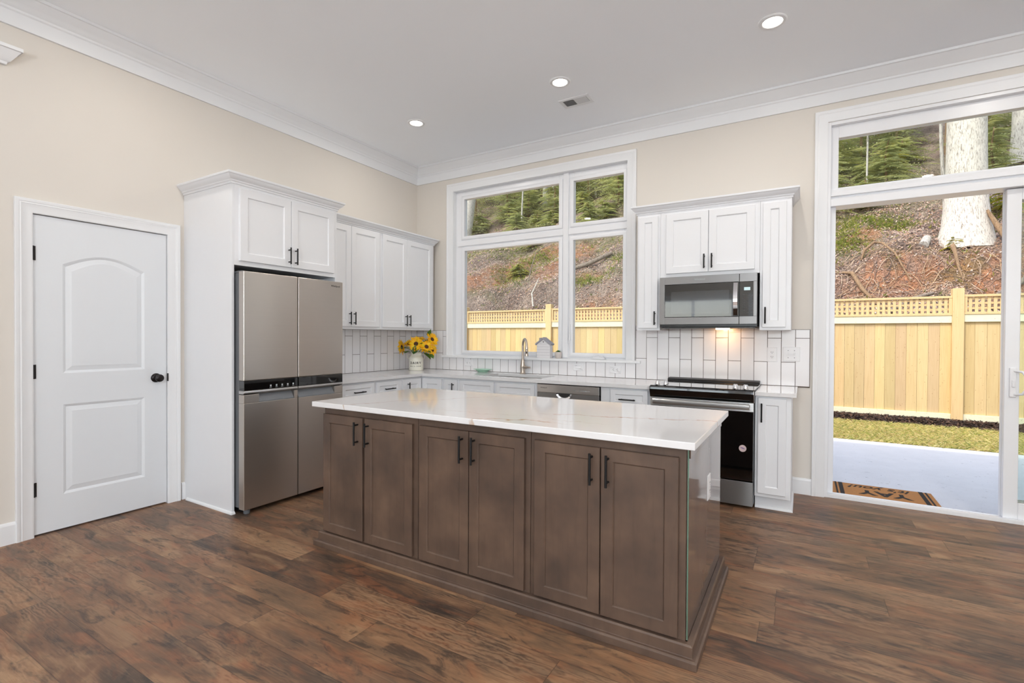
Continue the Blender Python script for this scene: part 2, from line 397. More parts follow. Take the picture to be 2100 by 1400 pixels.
def glass_mat(name, tint=(1,1,1), refl=1.0):
    t = NT(name); out = t.t.nodes['Material Output']; t.t.nodes.remove(t.b)
    tr = t.n('ShaderNodeBsdfTransparent'); t.set(tr.inputs[0], tint)
    gl = t.n('ShaderNodeBsdfGlossy'); gl.inputs['Roughness'].default_value = .0
    fr = t.n('ShaderNodeFresnel'); fr.inputs[0].default_value = 1.45
    mx = t.n('ShaderNodeMixShader'); t.set(mx.inputs[0], t.math('MULTIPLY', fr.outputs[0], refl))
    t.t.links.new(tr.outputs[0], mx.inputs[1]); t.t.links.new(gl.outputs[0], mx.inputs[2]); t.t.links.new(mx.outputs[0], out.inputs[0])
    return t.m
M['glass'] = glass_mat('window glass', (.95,.97,.96), .6); M['glassgreen'] = glass_mat('green tinted door glass', (.94,.975,.96), .9)
def emit(name, colr, s):
    t = NT(name); t.set(t.b.inputs['Base Color'], colr); t.set(t.b.inputs['Emission Color'], colr); t.b.inputs['Emission Strength'].default_value = s
    return t.m
M['lamp'] = emit('lit lamp lens', (1.0,.93,.82), 9.0)
M['globe'] = emit('lit globe', (1.0,.84,.64), 5.0)
M['display'] = emit('dim display', (.42,.55,.58), .5)
M['petal'] = vcol('sunflower petals', .55, .1, 40.0, True)
M['cream'] = plain('cream enamel', (232,229,216), .4, vary=.05, scale=30)
M['ink'] = plain('black ink', (46,40,38), .6)
M['mint'] = plain('mint glazed ceramic', (168,205,184), .2, vary=.02)
M['housegrey'] = plain('grey painted wood', (150,150,158), .6)
M['housewhite'] = plain('whitewashed wood', (222,220,222), .65, vary=.03, scale=30)
M['potgrey'] = plain('rough clay pot', (205,196,190), .8, vary=.08, scale=40)
M['sticker'] = plain('pale pink sticker', (206,186,186), .4)
M['roofing'] = plain('dark roof shingles', (90,86,82), .9)
M['siding'] = plain('white house siding', (225,225,222), .7)
# ------------------------------------------------------------------ room shell
ROOM_X, ROOM_Y, CEIL = 8.0, -9.5, 3.36
BW = lambda u, v, h: (u, -h, v)                       # plane y = 0 facing the room
LW = lambda u, v, h: (h, u, v)                        # plane x = 0 facing the room
def BWat(y0): return lambda u, v, h: (u, y0-h, v)
def LWat(x0): return lambda u, v, h: (x0+h, u, v)

def struct(name, mb, mat, label, cat, **kw):
    o = build(name, mb, mat, **kw); return tag(o, label, cat, kind='structure')
struct('floor', MB().box(-.16, ROOM_X+.16, ROOM_Y-.16, .16, -.12, 0), M['floor'], 'rustic brown wood plank floor of the kitchen', 'floor')
struct('ceiling', MB().box(-.16, ROOM_X+.16, ROOM_Y-.16, .16, CEIL, CEIL+.12), M['ceil'], 'smooth white ceiling above the kitchen', 'ceiling')
wb = MB()
wb.box(-.16, .565, 0, .16, 0, CEIL); wb.box(.565, 2.695, 0, .16, 0, 1.05); wb.box(.565, 2.695, 0, .16, 3.015, CEIL)
wb.box(2.695, 4.337, 0, .16, 0, CEIL); wb.box(4.337, 6.53, 0, .16, 3.02, CEIL); wb.box(6.53, ROOM_X+.16, 0, .16, 0, CEIL)
struct('wall_back', wb, M['wall'], 'beige painted kitchen wall holding the window and the patio door', 'wall')
wl_ = MB()
wl_.box(-.16, 0, ROOM_Y-.16, -3.60, 0, CEIL); wl_.box(-.16, 0, -3.60, -2.808, 2.062, CEIL); wl_.box(-.16, 0, -2.808, 0, 0, CEIL)
struct('wall_left', wl_, M['wall'], 'beige painted wall holding the white interior door', 'wall')
struct('wall_right', MB().box(ROOM_X, ROOM_X+.16, ROOM_Y-.16, .16, 0, CEIL), M['wall'], 'beige painted wall to the right of the patio door, outside the picture', 'wall')
wf = MB(); WINS = [(.7, 2.7), (3.1, 5.1), (5.5, 7.5)]
xs_ = [-.16]+[q for w_ in WINS for q in w_]+[ROOM_X+.16]
for a, b in zip(xs_[0::2], xs_[1::2]): wf.box(a, b, ROOM_Y-.16, ROOM_Y, 0, CEIL)
for a, b in WINS: wf.box(a, b, ROOM_Y-.16, ROOM_Y, 0, .45); wf.box(a, b, ROOM_Y-.16, ROOM_Y, 2.30, CEIL)
struct('wall_front', wf, M['wall'], 'beige living room wall with three tall windows, behind the camera', 'wall')
for i, (a, b) in enumerate(WINS):
    t = thing('window_%d' % (i+2), ((a+b)/2, ROOM_Y, .45), 'tall white framed living room window behind the camera', 'window', 'tall windows behind the camera', 'structure')
    m = MB(); sweep(m, [(a,.45),(a,2.30),(b,2.30),(b,.45)], [(-.07,-.02),(.09,-.02),(.09,.02),(-.07,.02)], lambda u, v, h: (u, ROOM_Y+h, v), True, True)
    m.box((a+b)/2-.03, (a+b)/2+.03, ROOM_Y-.08, ROOM_Y-.03, .45, 2.30); m.box(a, b, ROOM_Y-.08, ROOM_Y-.03, 1.56, 1.62)
    build('window_frame', m, M['trim'], t, .003)
    build('pane', MB().box(a+.02, b-.02, ROOM_Y-.06, ROOM_Y-.055, .47, 2.28), M['glass'], t)
struct('roof', MB().box(-.6, ROOM_X+.6, ROOM_Y-.6, .17, CEIL+.14, CEIL+.36), M['roofing'], 'flat edge of the house roof above the kitchen', 'roof')

# crown moulding along both visible walls
cp = [(0,3.168),(.016,3.168),(.018,3.255),(.026,3.262),(.028,3.275),(.036,3.28),(.042,3.29),(.062,3.305),(.084,3.33),(.092,3.34),(.104,3.342),(.108,3.359),(0,3.359)]
m = MB(); sweep(m, [(ROOM_X,0),(0,0),(0,ROOM_Y)], cp, lambda u, v, h: (u, v, h))
struct('trim_1', m, M['trim'], 'wide white crown moulding running round the ceiling', 'moulding', smooth=True)
# baseboards
bprof = [(0,0),(.015,0),(.015,.115),(.011,.128),(.005,.132),(0,.132)]
def baseb(name, path, label):
    m = MB(); sweep(m, path, bprof, lambda u, v, h: (u, v, h)); struct(name, m, M['trim'], label, 'baseboard')
baseb('baseboard_left', [(0,-3.669),(0,ROOM_Y)], 'white baseboard on the wall left of the interior door')
baseb('baseboard_left_gap', [(0,-2.703),(0,-2.726)], 'short white baseboard between the door casing and the tall cabinet panel')
baseb('baseboard_back', [(4.250,0),(4.115,0)], 'short white baseboard between the narrow base cabinet and the patio door')
baseb('baseboard_back_right', [(ROOM_X,0),(6.63,0)], 'white baseboard right of the patio door, outside the picture')

# crown-topped shelf at the left edge of the picture
t = thing('moulded_shelf', (0,-4.4,2.93), 'white crown-moulded shelf end high on the left wall, cut by the picture edge', 'shelf')
m = MB(); sweep(m, [(0,-3.715),(.012,-3.715),(.012,-5.2),(0,-5.2)], [(0,2.915),(.012,2.915),(.016,2.93),(.026,2.936),(.036,2.95),(.052,2.975),(.064,2.995),(.072,2.998),(.072,3.018),(0,3.018)], lambda u, v, h: (u, v, h))
m.box(.0005, .013, -5.19, -3.716, 2.915, 3.016); build('crown', m, M['trim'], t, smooth=True)

# ------------------------------------------------------------------ tile backsplash
m = MB()
m.box(.009, .481, -.009, -.0005, .887, 1.358); m.box(.481, 2.79, -.009, -.0005, .887, 1.034); m.box(2.786, 3.876, -.009, -.0005, .887, 1.40); m.box(3.876, 4.232, -.009, -.0005, .880, 1.358)
struct('tile_backsplash_back', m, M['tile_back'], 'white stacked tile with dark grout behind the sink and range', 'backsplash')
struct('tile_backsplash_left', MB().box(.0005, .009, -1.80, -.0005, .887, 1.354), M['tile_left'], 'white stacked tile with dark grout behind the sunflowers', 'backsplash')

# ------------------------------------------------------------------ interior door
CAS = [(0,0),(0,.011),(.006,.014),(.012,.015),(.05,.016),(.056,.0195),(.062,.018),(.068,.022),(.083,.023),(.085,.021),(.085,0)]
t = thing('door_1', (0,-3.204,0), 'white two-panel interior door with an arched upper panel', 'door', kind='structure')
m = MB(); sweep(m, [(-3.585,0),(-3.585,2.049),(-2.823,2.049),(-2.823,0)], CAS, LW); build('casing', m, M['trim'], t, smooth=True)
m = MB(); m.box(-.16, 0, -3.60, -3.586, 0, 2.05); m.box(-.16, 0, -2.822, -2.808, 0, 2.05); m.box(-.16, 0, -3.60, -2.808, 2.049, 2.062); build('jamb', m, M['trim'], t)
def door_slab(y0, y1, z0, z1, x1, th):
    import bmesh
    def outline(y0_, y1_, z0_, z1_, arch):
        p = [(y0_, z0_), (y1_, z0_), (y1_, z1_)]
        if arch:
            for k in range(1, 16):
                s_ = k/16; p.append((y1_+(y0_-y1_)*s_, z1_+arch*sin(pi*s_)))
        p.append((y0_, z1_)); return p
    bm = bmesh.new()
    def loop(pts, x): return [bm.verts.new((x, y, z)) for y, z in pts]
    outer = loop([(y0,z0),(y1,z0),(y1,z1),(y0,z1)], x1)
    edges = [bm.edges.new((outer[i], outer[(i+1) % 4])) for i in range(4)]
    b_ = .145
    specs = [(y0+b_, y1-b_, z0+.225, z0+.815, 0), (y0+b_, y1-b_, z0+1.02, z0+1.735, .075)]
    for (a, b, c, d, ar) in specs:
        rings = []
        for ins, dx in ((0,0),(.008,-.004),(.016,-.009),(.04,-.004),(.047,-.002)):
            rings.append(loop(outline(a+ins, b-ins, c+ins, d-ins*(.9 if ar else 1), ar*(1-ins*1.2)), x1+dx))
        n = len(rings[0])
        edges += [bm.edges.new((rings[0][i], rings[0][(i+1) % n])) for i in range(n)]
        for r0, r1 in zip(rings, rings[1:]):
            for i in range(n): bm.faces.new((r0[i], r0[(i+1) % n], r1[(i+1) % n], r1[i]))
        bm.faces.new(rings[-1])
    bmesh.ops.triangle_fill(bm, edges=edges, use_beauty=True)
    back = loop([(y0,z0),(y1,z0),(y1,z1),(y0,z1)], x1-th)
    for i in range(4): bm.faces.new((outer[i], outer[(i+1) % 4], back[(i+1) % 4], back[i]))
    bm.faces.new(back[::-1]); bm.verts.index_update()
    mb = MB(); mb.add([v.co[:] for v in bm.verts], [tuple(v.index for v in f.verts) for f in bm.faces]); bm.free(); return mb
build('door_slab', door_slab(-3.582, -2.826, .012, 2.043, -.004, .035), M['door'], t)
build('under_door_shade', MB().box(-.15, -.04, -3.585, -2.823, 0.001, .011), M['darkslot'], t)  # dark strip standing in for the shade below the door slab
for z in (.30, 1.05, 1.80):
    m = MB(); m.lathe([(.0065, z-.045),(.0065, z+.045)], (.006,-3.584,0), 'z', 10); m.box(-.003, .001, -3.583, -3.57, z-.045, z+.045); build('hinge', m, M['bronze'], t, smooth=True)
kn = MB(); kn.lathe([(.034,-.004),(.034,.001),(.031,.007),(.024,.011),(.012,.013),(.011,.032),(.016,.036),(.026,.042),(.0285,.052),(.027,.060),(.02,.066),(.008,.068)], (0,-2.897,.965), 'x', 28)
build('door_knob', kn, M['bronze'], t, smooth=True)
m = MB(); m.box(-.003, .0125, -2.8235, -2.8215, .935, .995); m.box(.0105, .013, -2.8235, -2.812, .935, .995); build('strike_plate', m, M['bronze'], t, .002)

# ------------------------------------------------------------------ kitchen window
t = thing('window_1', (1.63,0,1.05), 'large white four-pane kitchen window above the sink', 'window', kind='structure')
CAS2 = [(0,0),(0,.011),(.006,.014),(.052,.016),(.060,.020),(.066,.018),(.072,.023),(.088,.024),(.090,.022),(.090,0)]
m = MB(); sweep(m, [(.572,1.06),(.572,3.011),(2.692,3.011),(2.692,1.06)], CAS2, BW); build('casing', m, M['trim'], t, smooth=True)
m = MB(); m.box(.42, 2.84, -.042, .05, 1.034, 1.06); build('stool', m, M['trim'], t, .006, seg=3)
m = MB(); m.box(.565,.575,0,.16,1.06,3.015); m.box(2.69,2.695,0,.16,1.06,3.015); m.box(.565,2.695,0,.16,3.008,3.015); m.box(.565,2.695,.05,.16,1.05,1.07); build('jamb', m, M['trim'], t)
m = MB()
m.box(.575,.698,.052,.105,1.07,3.008); m.box(1.937,2.104,.052,.105,1.07,3.008); m.box(2.641,2.69,.052,.105,1.07,3.008)
for a, b in ((.698,1.937),(2.104,2.641)):
    m.box(a,b,.052,.105,2.915,3.008); m.box(a,b,.052,.105,2.302,2.476); m.box(a,b,.052,.105,1.07,1.121)
m.box(1.99,2.05,.034,.052,1.07,3.008); m.box(.60,1.989,.036,.052,2.36,2.42); m.box(2.051,2.68,.036,.052,2.36,2.42)
build('frame', m, M['vinyl'], t, .003)
SASH = [(0,0),(0,.012),(.012,.016),(.034,.016),(.040,.012),(.040,0)]
panes = [(.698,1.937,2.476,2.915),(2.104,2.641,2.476,2.915),(.704,1.937,1.121,2.302),(2.104,2.637,1.121,2.300)]
for a, b, c, d in panes:
    m = MB(); sweep(m, [(a,c),(a,d),(b,d),(b,c)], SASH, BWat(.054), True, True); s_ = build('sash', m, M['vinyl'], t, smooth=True)
    build('pane', MB().box(a-.005, b+.005, .072, .076, c-.005, d+.005), M['glass'], s_)
m = MB(); m.box(2.33,2.47,.004,.034,1.062,1.072); m.prism([(2.335,1.072),(2.465,1.072),(2.45,1.092),(2.40,1.10),(2.35,1.090)], lambda u,v,d: (u,d,v), .006, .032)
ck = build('crank_handle', m, M['plastic'], t, .003)
m = MB(); m.tube([(2.36,.0,1.096),(2.40,-.004,1.105),(2.455,-.006,1.085)], .006, 8); build('folding_lever', m, M['plastic'], ck, smooth=True)
m = MB(); m.box(2.068,2.082,.024,.036,1.25,1.42); m.tube([(2.075,.022,1.28),(2.075,.012,1.22)], .006, 8); build('sash_lock', m, M['plastic'], t, .003)

# ------------------------------------------------------------------ sliding patio door with transom
t = thing('door_2', (5.43,0,0), 'white sliding patio door standing open under a wide transom window', 'door', kind='structure')
m = MB(); sweep(m, [(4.340,0),(4.340,3.022),(6.527,3.022),(6.527,0)], CAS2, BW); build('casing', m, M['trim'], t, smooth=True)
m = MB(); m.box(4.337,4.362,.0,.16,.0,3.02); m.box(6.505,6.53,.0,.16,.0,3.02); m.box(4.362,6.505,0,.16,2.995,3.02)
m.box(4.362,4.40,.05,.099,.025,2.40); m.box(6.49,6.505,.05,.15,.025,2.40); build('jamb', m, M['vinyl'], t, .002)
m = MB(); m.box(4.362,4.414,.045,.11,2.40,2.995); m.box(6.45,6.505,.045,.11,2.40,2.995); m.box(4.414,6.45,.045,.11,2.90,2.995); m.box(4.414,6.45,.045,.11,2.40,2.50)
m.prism([(0.0,2.345),(.16,2.345),(.16,2.41),(.012,2.41),(.0,2.40)], lambda u,v,d: (d,u,v), 4.362, 6.505)
m.prism([(.018,2.43),(.046,2.43),(.046,2.485),(.030,2.485),(.018,2.46)], lambda u,v,d: (d,u,v), 4.362, 6.505)
build('transom_frame', m, M['vinyl'], t, .003)
build('transom_pane', MB().box(4.40,6.46,.07,.075,2.49,2.91), M['glass'], t)
m = MB(); m.prism([(0,.0005),(.16,.0005),(.16,.008),(.0,.030)], lambda u,v,d: (d,u,v), 4.362, 6.505); m.box(4.362,6.505,.100,.106,.008,.022); build('sill_track', m, M['vinyl'], t, .002)
def sash_panel(x0, x1, y0, y1, name):
    m = MB(); zb = .023 if y0 < .09 else .0085
    m.box(x0,x0+.078,y0,y1,zb,2.34); m.box(x1-.078,x1,y0,y1,zb,2.34); m.box(x0+.078,x1-.078,y0,y1,zb,.14); m.box(x0+.078,x1-.078,y0,y1,2.26,2.34)
    p_ = build(name, m, M['vinyl'], t, .004)
    build('pane', MB().box(x0+.07,x1-.07,(y0+y1)/2-.009,(y0+y1)/2+.009,.13,2.27), M['glassgreen'], p_); return p_
sp = sash_panel(5.408, 6.49, .045, .085, 'sliding_panel'); sash_panel(5.36+.05, 6.46, .106, .148, 'fixed_panel')
m = MB(); m.box(5.432,5.466,.030,.046,.88,1.085)
m.tube([(5.456,.034,1.065),(5.488,.0,1.06),(5.505,-.012,1.03),(5.51,-.014,.985),(5.505,-.012,.94),(5.488,.0,.905),(5.456,.034,.90)], .0085, 10); m.box(5.442,5.458,.022,.032,.95,1.0)
build('pull_handle', m, M['plastic'], sp, .003, smooth=True)

# ------------------------------------------------------------------ cabinet helpers
def shaker(to3, u0, u1, v0, v1, h0, th=.019, st=.057, rec=.009):
    mb = MB(); A = [(u0,v0),(u1,v0),(u1,v1),(u0,v1)]
    def ring(i, h): return [to3(a, b, h) for a, b in ((u0+i,v0+i),(u1-i,v0+i),(u1-i,v1-i),(u0+i,v1-i))]
    rs = [ring(0,h0), ring(0,h0+th-.002), ring(.002,h0+th), ring(st,h0+th), ring(st+.004,h0+th-.004), ring(st+.006,h0+th-rec)]
    vs_ = [p for r_ in rs for p in r_]; fs_ = [(3,2,1,0)]
    for k in range(len(rs)-1):
        for i in range(4):
            j = (i+1) % 4; fs_.append((k*4+i, k*4+j, k*4+4+j, k*4+4+i))
    b = (len(rs)-1)*4; fs_.append((b,b+1,b+2,b+3))
    return mb.add(vs_, fs_)
def pull(to3, u, v, ln, h0, vert=True, so=.03, r=.0058):
    mb = MB(); e = ln/2
    if vert:
        mb.tube([to3(u,v-e,h0+so), to3(u,v+e,h0+so)], r, 10)
        for s_ in (-1,1): mb.tube([to3(u,v+s_*(e-.018),h0), to3(u,v+s_*(e-.018),h0+so)], r*.85, 8)
    else:
        mb.tube([to3(u-e,v,h0+so), to3(u+e,v,h0+so)], r, 10)
        for s_ in (-1,1): mb.tube([to3(u+s_*(e-.018),v,h0), to3(u+s_*(e-.018),v,h0+so)], r*.85, 8)
    return mb
def door_part(t, to3, u0, u1, v0, v1, h0, hu=None, hv=None, mat='cab', hlen=.135, st=.057, vert=True, name='door', hmat='black'):
    d = build(name, shaker(to3, u0, u1, v0, v1, h0, st=st), M[mat], t)
    if hu is not None: build('handle', pull(to3, hu, hv, hlen, h0+.019, vert), M[hmat], d, smooth=True)
    return d
CROWN = [(0,2.376),(.007,2.376),(.009,2.389),(.016,2.393),(.018,2.402),(.028,2.41),(.039,2.421),(.045,2.432),(.050,2.434),(.052,2.437),(.052,2.450),(0,2.450)]

# ------------------------------------------------------------------ refrigerator surround
t = thing('refrigerator_cabinet', (.32,-2.24,0), 'tall white cabinet surround with two short doors above the refrigerator', 'cabinet')
build('side_panel', MB().box(.001,.655,-2.703,-2.685,.0,2.40), M['cab'], t, .0015); build('side_panel', MB().box(.001,.655,-1.800,-1.782,.0,2.40), M['cab'], t, .0015)
m = MB(); m.box(.001,.655,-2.685,-1.800,1.795,2.40); build('cabinet_box', m, M['cab'], t)
LWf = LWat(.655)
door_part(t, LWf, -2.652, -2.240, 1.828, 2.352, 0, -2.262, 1.915, hlen=.13)
door_part(t, LWf, -2.236, -1.822, 1.828, 2.352, 0, -2.203, 1.915, hlen=.13)
m = MB(); sweep(m, [(.388,-1.782),(.655,-1.782),(.655,-2.703),(.001,-2.703)], CROWN, lambda u,v,h: (u,v,h)); m.box(0.001,.655,-2.703,-1.782,2.40,2.445); build('crown', m, M['cab'], t, smooth=True)
m = MB(); sweep(m, [(.659,-2.688),(.659,-2.7035),(.046,-2.7035)], [(0,0),(.014,0),(.014,.004),(.011,.012),(.005,.017),(0,.019)], lambda u,v,h: (u,v,h)); build('shoe_moulding', m, M['trim'], t, smooth=True)

# ------------------------------------------------------------------ refrigerator
t = thing('refrigerator', (.42,-2.244,0), 'stainless four-door refrigerator with a black control band across its middle', 'refrigerator')
Y0, Y1, YM = -2.680, -1.808, -2.244
m = MB(); m.box(.04,.692,-2.672,-1.816,.04,1.735); m.box(.60,.72,-2.672,-2.60,1.735,1.752); m.box(.60,.72,-1.888,-1.816,1.735,1.752); build('body', m, M['greyside'], t, .004)
build('base_grille', MB().box(.60,.70,-2.66,-1.83,.012,.045), M['blackplastic'], t)
for (a, b) in ((Y0,YM-.003),(YM+.003,Y1)):
    L = a == Y0
    d = build('upper_door', MB().box(.702,.765,a,b,.961,1.746), M['steelfridge'], t, .005, seg=3)
    tag(d, 'brushed steel upper door')
    bd = build('control_band', MB().box(.704,.7655,a+.001,b-.001,.890,.9605), M['blackglass'], t, .003)
    tag(bd, 'glossy black control band')
    m = MB(); m.prism([(.702,.866),(.758,.866),(.768,.875),(.765,.8895),(.702,.8895)], lambda u,v,dd: (u,dd,v), a, b); build('lower_lip', m, M['steel2'], t, .002)
    m = MB(); m.box(.702,.765,a,b,.036,.800)
    pa, pb = (a+.115, b-.03) if L else (a, b-.085)
    if L: m.box(.702,.765,a,pa,.800,.862); m.box(.702,.765,pb,b,.800,.862)
    else: m.box(.702,.765,pb,b,.800,.862)
    m.box(.702,.728,pa,pb,.800,.862)
    d = build('lower_door', m, M['steelfridge'], t, .0025); tag(d, 'brushed steel lower door')
    m = MB(); m.prism([(.728,.858),(.733,.858),(.763,.806),(.763,.8005),(.728,.8005)], lambda u,v,dd: (u,dd,v), pa+.002, pb-.002); build('recessed_grip', m, M['greyside'], d)
    if L:
        for k in range(5):
            y = -2.475+k*.047; z = .915
            q = MB(); q.box(.7655,.7662,y-.006,y+.006,z-.008,z+.006); q.box(.7655,.7662,y-.009,y+.009,z-.016,z-.0135); build('touch_icon', q, M['lighttext'], bd)
for y in (-2.635,-1.85):
    m = MB(); m.lathe([(.020,.0),(.022,.004),(.022,.028),(.014,.036)], (.725,y,0), 'z', 16); build('foot', m, M['greyside'], t, smooth=True)
text('logo', 'Whirlpool', .022, M['greytext'], t, frame_M((.7655,-1.885,1.706), (0,1,0), (0,0,1)))

# ------------------------------------------------------------------ left wall cabinets
LWu = LWat(.33)
def upper_left(y0, y1, ds, label):
    t = thing('wall_cabinet', (.165,(y0+y1)/2,1.356), label, 'wall cabinet')
    build('cabinet_box', MB().box(.0005,.33,y0,y1,1.356,2.40), M['cab'], t, .0015)
    for (a, b, hu) in ds: door_part(t, LWu, a, b, 1.380, 2.368, 0, hu, 1.46, hlen=.125)
upper_left(-1.778, -.950, ((-1.732,-1.348,-1.374),(-1.344,-.972,-1.317)), 'white two-door wall cabinet beside the refrigerator')
upper_left(-.949, -.078, ((-.927,-.556,-.582),(-.552,-.118,-.526)), 'white two-door wall cabinet above the sunflowers, nearest the room corner')
m = MB(); sweep(m, [(.001,-.078),(.33,-.078),(.33,-1.780)], CROWN, lambda u,v,h: (u,v,h)); m.box(.001,.33,-1.780,-.078,2.4005,2.445)
o = build('cabinet_crown', m, M['cab'], origin=(.165,-.93,2.40), smooth=True); tag(o, 'white crown along the top of the left wall cabinets', 'moulding')

# ------------------------------------------------------------------ right wall cabinets and microwave
BWu = BWat(-.33)
def upper_back(x0, x1, z0, ds, label, yb=-.33, name='wall_cabinet'):
    t = thing(name, ((x0+x1)/2,-.165,z0), label, 'wall cabinet')
    build('cabinet_box', MB().box(x0,x1,yb,-.0005,z0,2.40), M['cab'], t, .0015)
    for a in ds: door_part(t, BWu, *a[:4], 0, *a[4:6], hlen=a[6], st=a[7])
upper_back(2.893, 3.096, 1.349, ((2.908,3.078,1.368,2.352,3.058,1.455,.12,.05),), 'narrow white wall cabinet left of the microwave')
upper_back(3.097, 3.879, 1.806, ((3.148,3.492,1.838,2.352,3.464,1.925,.12,.057),(3.496,3.843,1.838,2.352,3.524,1.925,.12,.057)), 'white two-door wall cabinet directly over the microwave')
upper_back(3.880, 4.098, 1.349, ((3.900,4.064,1.372,2.352,3.922,1.465,.13,.05),), 'narrow white wall cabinet right of the microwave')
m = MB(); sweep(m, [(4.098,-.001),(4.098,-.33),(2.893,-.33),(2.893,-.001)], CROWN, lambda u,v,h: (u,v,h)); m.box(2.893,4.098,-.33,-.001,2.4005,2.445)
o = build('cabinet_crown', m, M['cab'], origin=(3.5,-.165,2.40), smooth=True); tag(o, 'white crown along the top of the cabinets over the range', 'moulding')

t = thing('microwave', (3.488,-.2,1.375), 'stainless over-the-range microwave with a dark glass door', 'microwave')
build('casing', MB().box(3.108,3.868,-.372,-.010,1.376,1.802), M['blackplastic'], t, .003)
XS = 3.738
m = MB()
m.box(3.110,3.152,-.402,-.373,1.397,1.801); m.box(3.152,XS-.001,-.402,-.373,1.737,1.801); m.box(3.152,XS-.001,-.402,-.373,1.397,1.457)
dr = build('door_frame', m, M['steel'], t, .002)
build('door_glass', MB().box(3.152,XS-.001,-.4025,-.374,1.457,1.737), M['blackglass'], t, .004)
build('window_screen', MB().box(3.205,3.665,-.4031,-.4026,1.485,1.675), plain('grey screen glass', (46,48,50), .06, coat=1.0, coatr=.02), t)
hp = [(XS-.026+(0.0), -.404-.030*sin(pi*k/10), 1.468+.262*k/10) for k in range(11)]
m = MB()
for (a, b) in zip(hp, hp[1:]):
    m.add([(a[0]-.016,a[1],a[2]),(a[0]+.016,a[1],a[2]),(b[0]+.016,b[1],b[2]),(b[0]-.016,b[1],b[2]),(a[0]-.016,a[1]+.008,a[2]),(a[0]+.016,a[1]+.008,a[2]),(b[0]+.016,b[1]+.008,b[2]),(b[0]-.016,b[1]+.008,b[2])],
          [(0,1,2,3),(7,6,5,4),(0,3,7,4),(1,5,6,2)])
build('handle', m, M['chrome'], t, smooth=True)
m = MB(); m.box(XS+.002,3.867,-.402,-.373,1.735,1.801); m.box(XS+.002,3.867,-.402,-.373,1.397,1.459); m.box(3.840,3.867,-.402,-.373,1.459,1.735); build('control_frame', m, M['steel'], t, .002)
cpn = build('control_panel', MB().box(XS+.002,3.840,-.4025,-.374,1.459,1.735), M['blackglass'], t, .002)
build('display', MB().box(XS+.035,XS+.08,-.4032,-.4026,1.665,1.69), M['display'], cpn)
q = MB()
for r_ in range(8):
    for c_ in range(3): q.box(XS+.027+c_*.028, XS+.043+c_*.028, -.4031, -.4026, 1.485+r_*.0205, 1.4885+r_*.0205)
build('key_markings', q, M['greytext'], cpn)
m = MB(); m.box(3.125,3.855,-.385,-.03,1.366,1.3755); build('underside_grille', m, M['blackplastic'], t, .002)
build('cooktop_light', MB().box(3.55,3.65,-.30,-.22,1.354,1.366), emit('warm cooktop bulb', (1.0,.62,.30), 12.0), t)
text('logo', 'Whirlpool', .020, M['lighttext'], t, frame_M((3.437,-.4022,1.772), (1,0,0), (0,0,1)))
ld = bpy.data.lights.new('cooktop_lamp', 'AREA'); ld.shape = 'RECTANGLE'; ld.size = .08; ld.size_y = .05; ld.energy = .55; ld.color = (1.0,.50,.20)
lo = bpy.data.objects.new('cooktop_lamp', ld); col.objects.link(lo); lo.location = (3.60,-.11,1.36); lo.rotation_euler = (R(38),0,0)
# ------------------------------------------------------------------ base cabinets along the two walls
LWb, BWb = LWat(.60), BWat(-.60)
def base_unit(label, origin, box, toe, body=None):
    t = thing('base_cabinet', origin, label, 'base cabinet')
    m = body or MB().box(*box, .10, .8555); build('cabinet_box', m, M['cab'], t, .0012)
    build('toe_kick', MB().box(*toe, .0005, .0995), M['cab'], t); return t
t = base_unit('white drawer base cabinet next to the refrigerator', (.3,-1.53,0), (.001,.60,-1.779,-1.283), (.001,.545,-1.779,-1.283))
door_part(t, LWb, -1.690, -1.300, .70, .835, 0, -1.50, .762, st=.04, vert=False, name='drawer'); door_part(t, LWb, -1.690, -1.300, .12, .69, 0, -1.33, .60)
t = base_unit('white drawer base cabinet, second from the refrigerator', (.3,-1.1,0), (.001,.60,-1.282,-.925), (.001,.545,-1.282,-.925))
door_part(t, LWb, -1.268, -.940, .70, .835, 0, -1.108, .762, st=.04, vert=False, name='drawer'); door_part(t, LWb, -1.268, -.940, .12, .69, 0, -.97, .60)
t = thing('base_cabinet', (.3,-.3,0), 'white corner base cabinet with a folding door under the sunflowers', 'base cabinet')
m = MB(); m.prism([(.001,-.924),(.60,-.924),(.60,-.60),(.905,-.60),(.905,-.001),(.001,-.001)], lambda u,v,d: (u,v,d), .10, .8555); build('cabinet_box', m, M['cab'], t)
m = MB(); m.prism([(.001,-.924),(.545,-.924),(.545,-.545),(.905,-.545),(.905,-.001),(.001,-.001)], lambda u,v,d: (u,v,d), .0005, .0995); build('toe_kick', m, M['cab'], t)
door_part(t, LWb, -.905, -.624, .12, .835, 0, -.835, .735); door_part(t, BWb, .624, .892, .12, .835, 0)
t = base_unit('narrow white base cabinet left of the sink cabinet', (1.01,-.3,0), (.906,1.112,-.60,-.001), (.906,1.112,-.545,-.001))
door_part(t, BWb, .922, 1.094, .12, .835, 0, 1.052, .735, st=.05)
t = base_unit('white sink base cabinet with two false drawer fronts', (1.57,-.3,0), None, (1.113,2.027,-.545,-.001),
              MB().box(1.113,1.285,-.60,-.001,.10,.8555).box(1.285,2.027,-.60,-.001,.10,.60).box(1.285,2.027,-.60,-.565,.60,.8555))
for a, b, h in ((1.138,1.549,1.50),(1.574,2.003,1.62)):
    door_part(t, BWb, a, b, .70, .835, 0, st=.04, name='false_drawer_front'); door_part(t, BWb, a, b, .12, .69, 0, h, .60)
t = base_unit('white drawer base cabinet between the dishwasher and the range', (2.88,-.3,0), (2.657,3.098,-.60,-.001), (2.657,3.098,-.545,-.001))
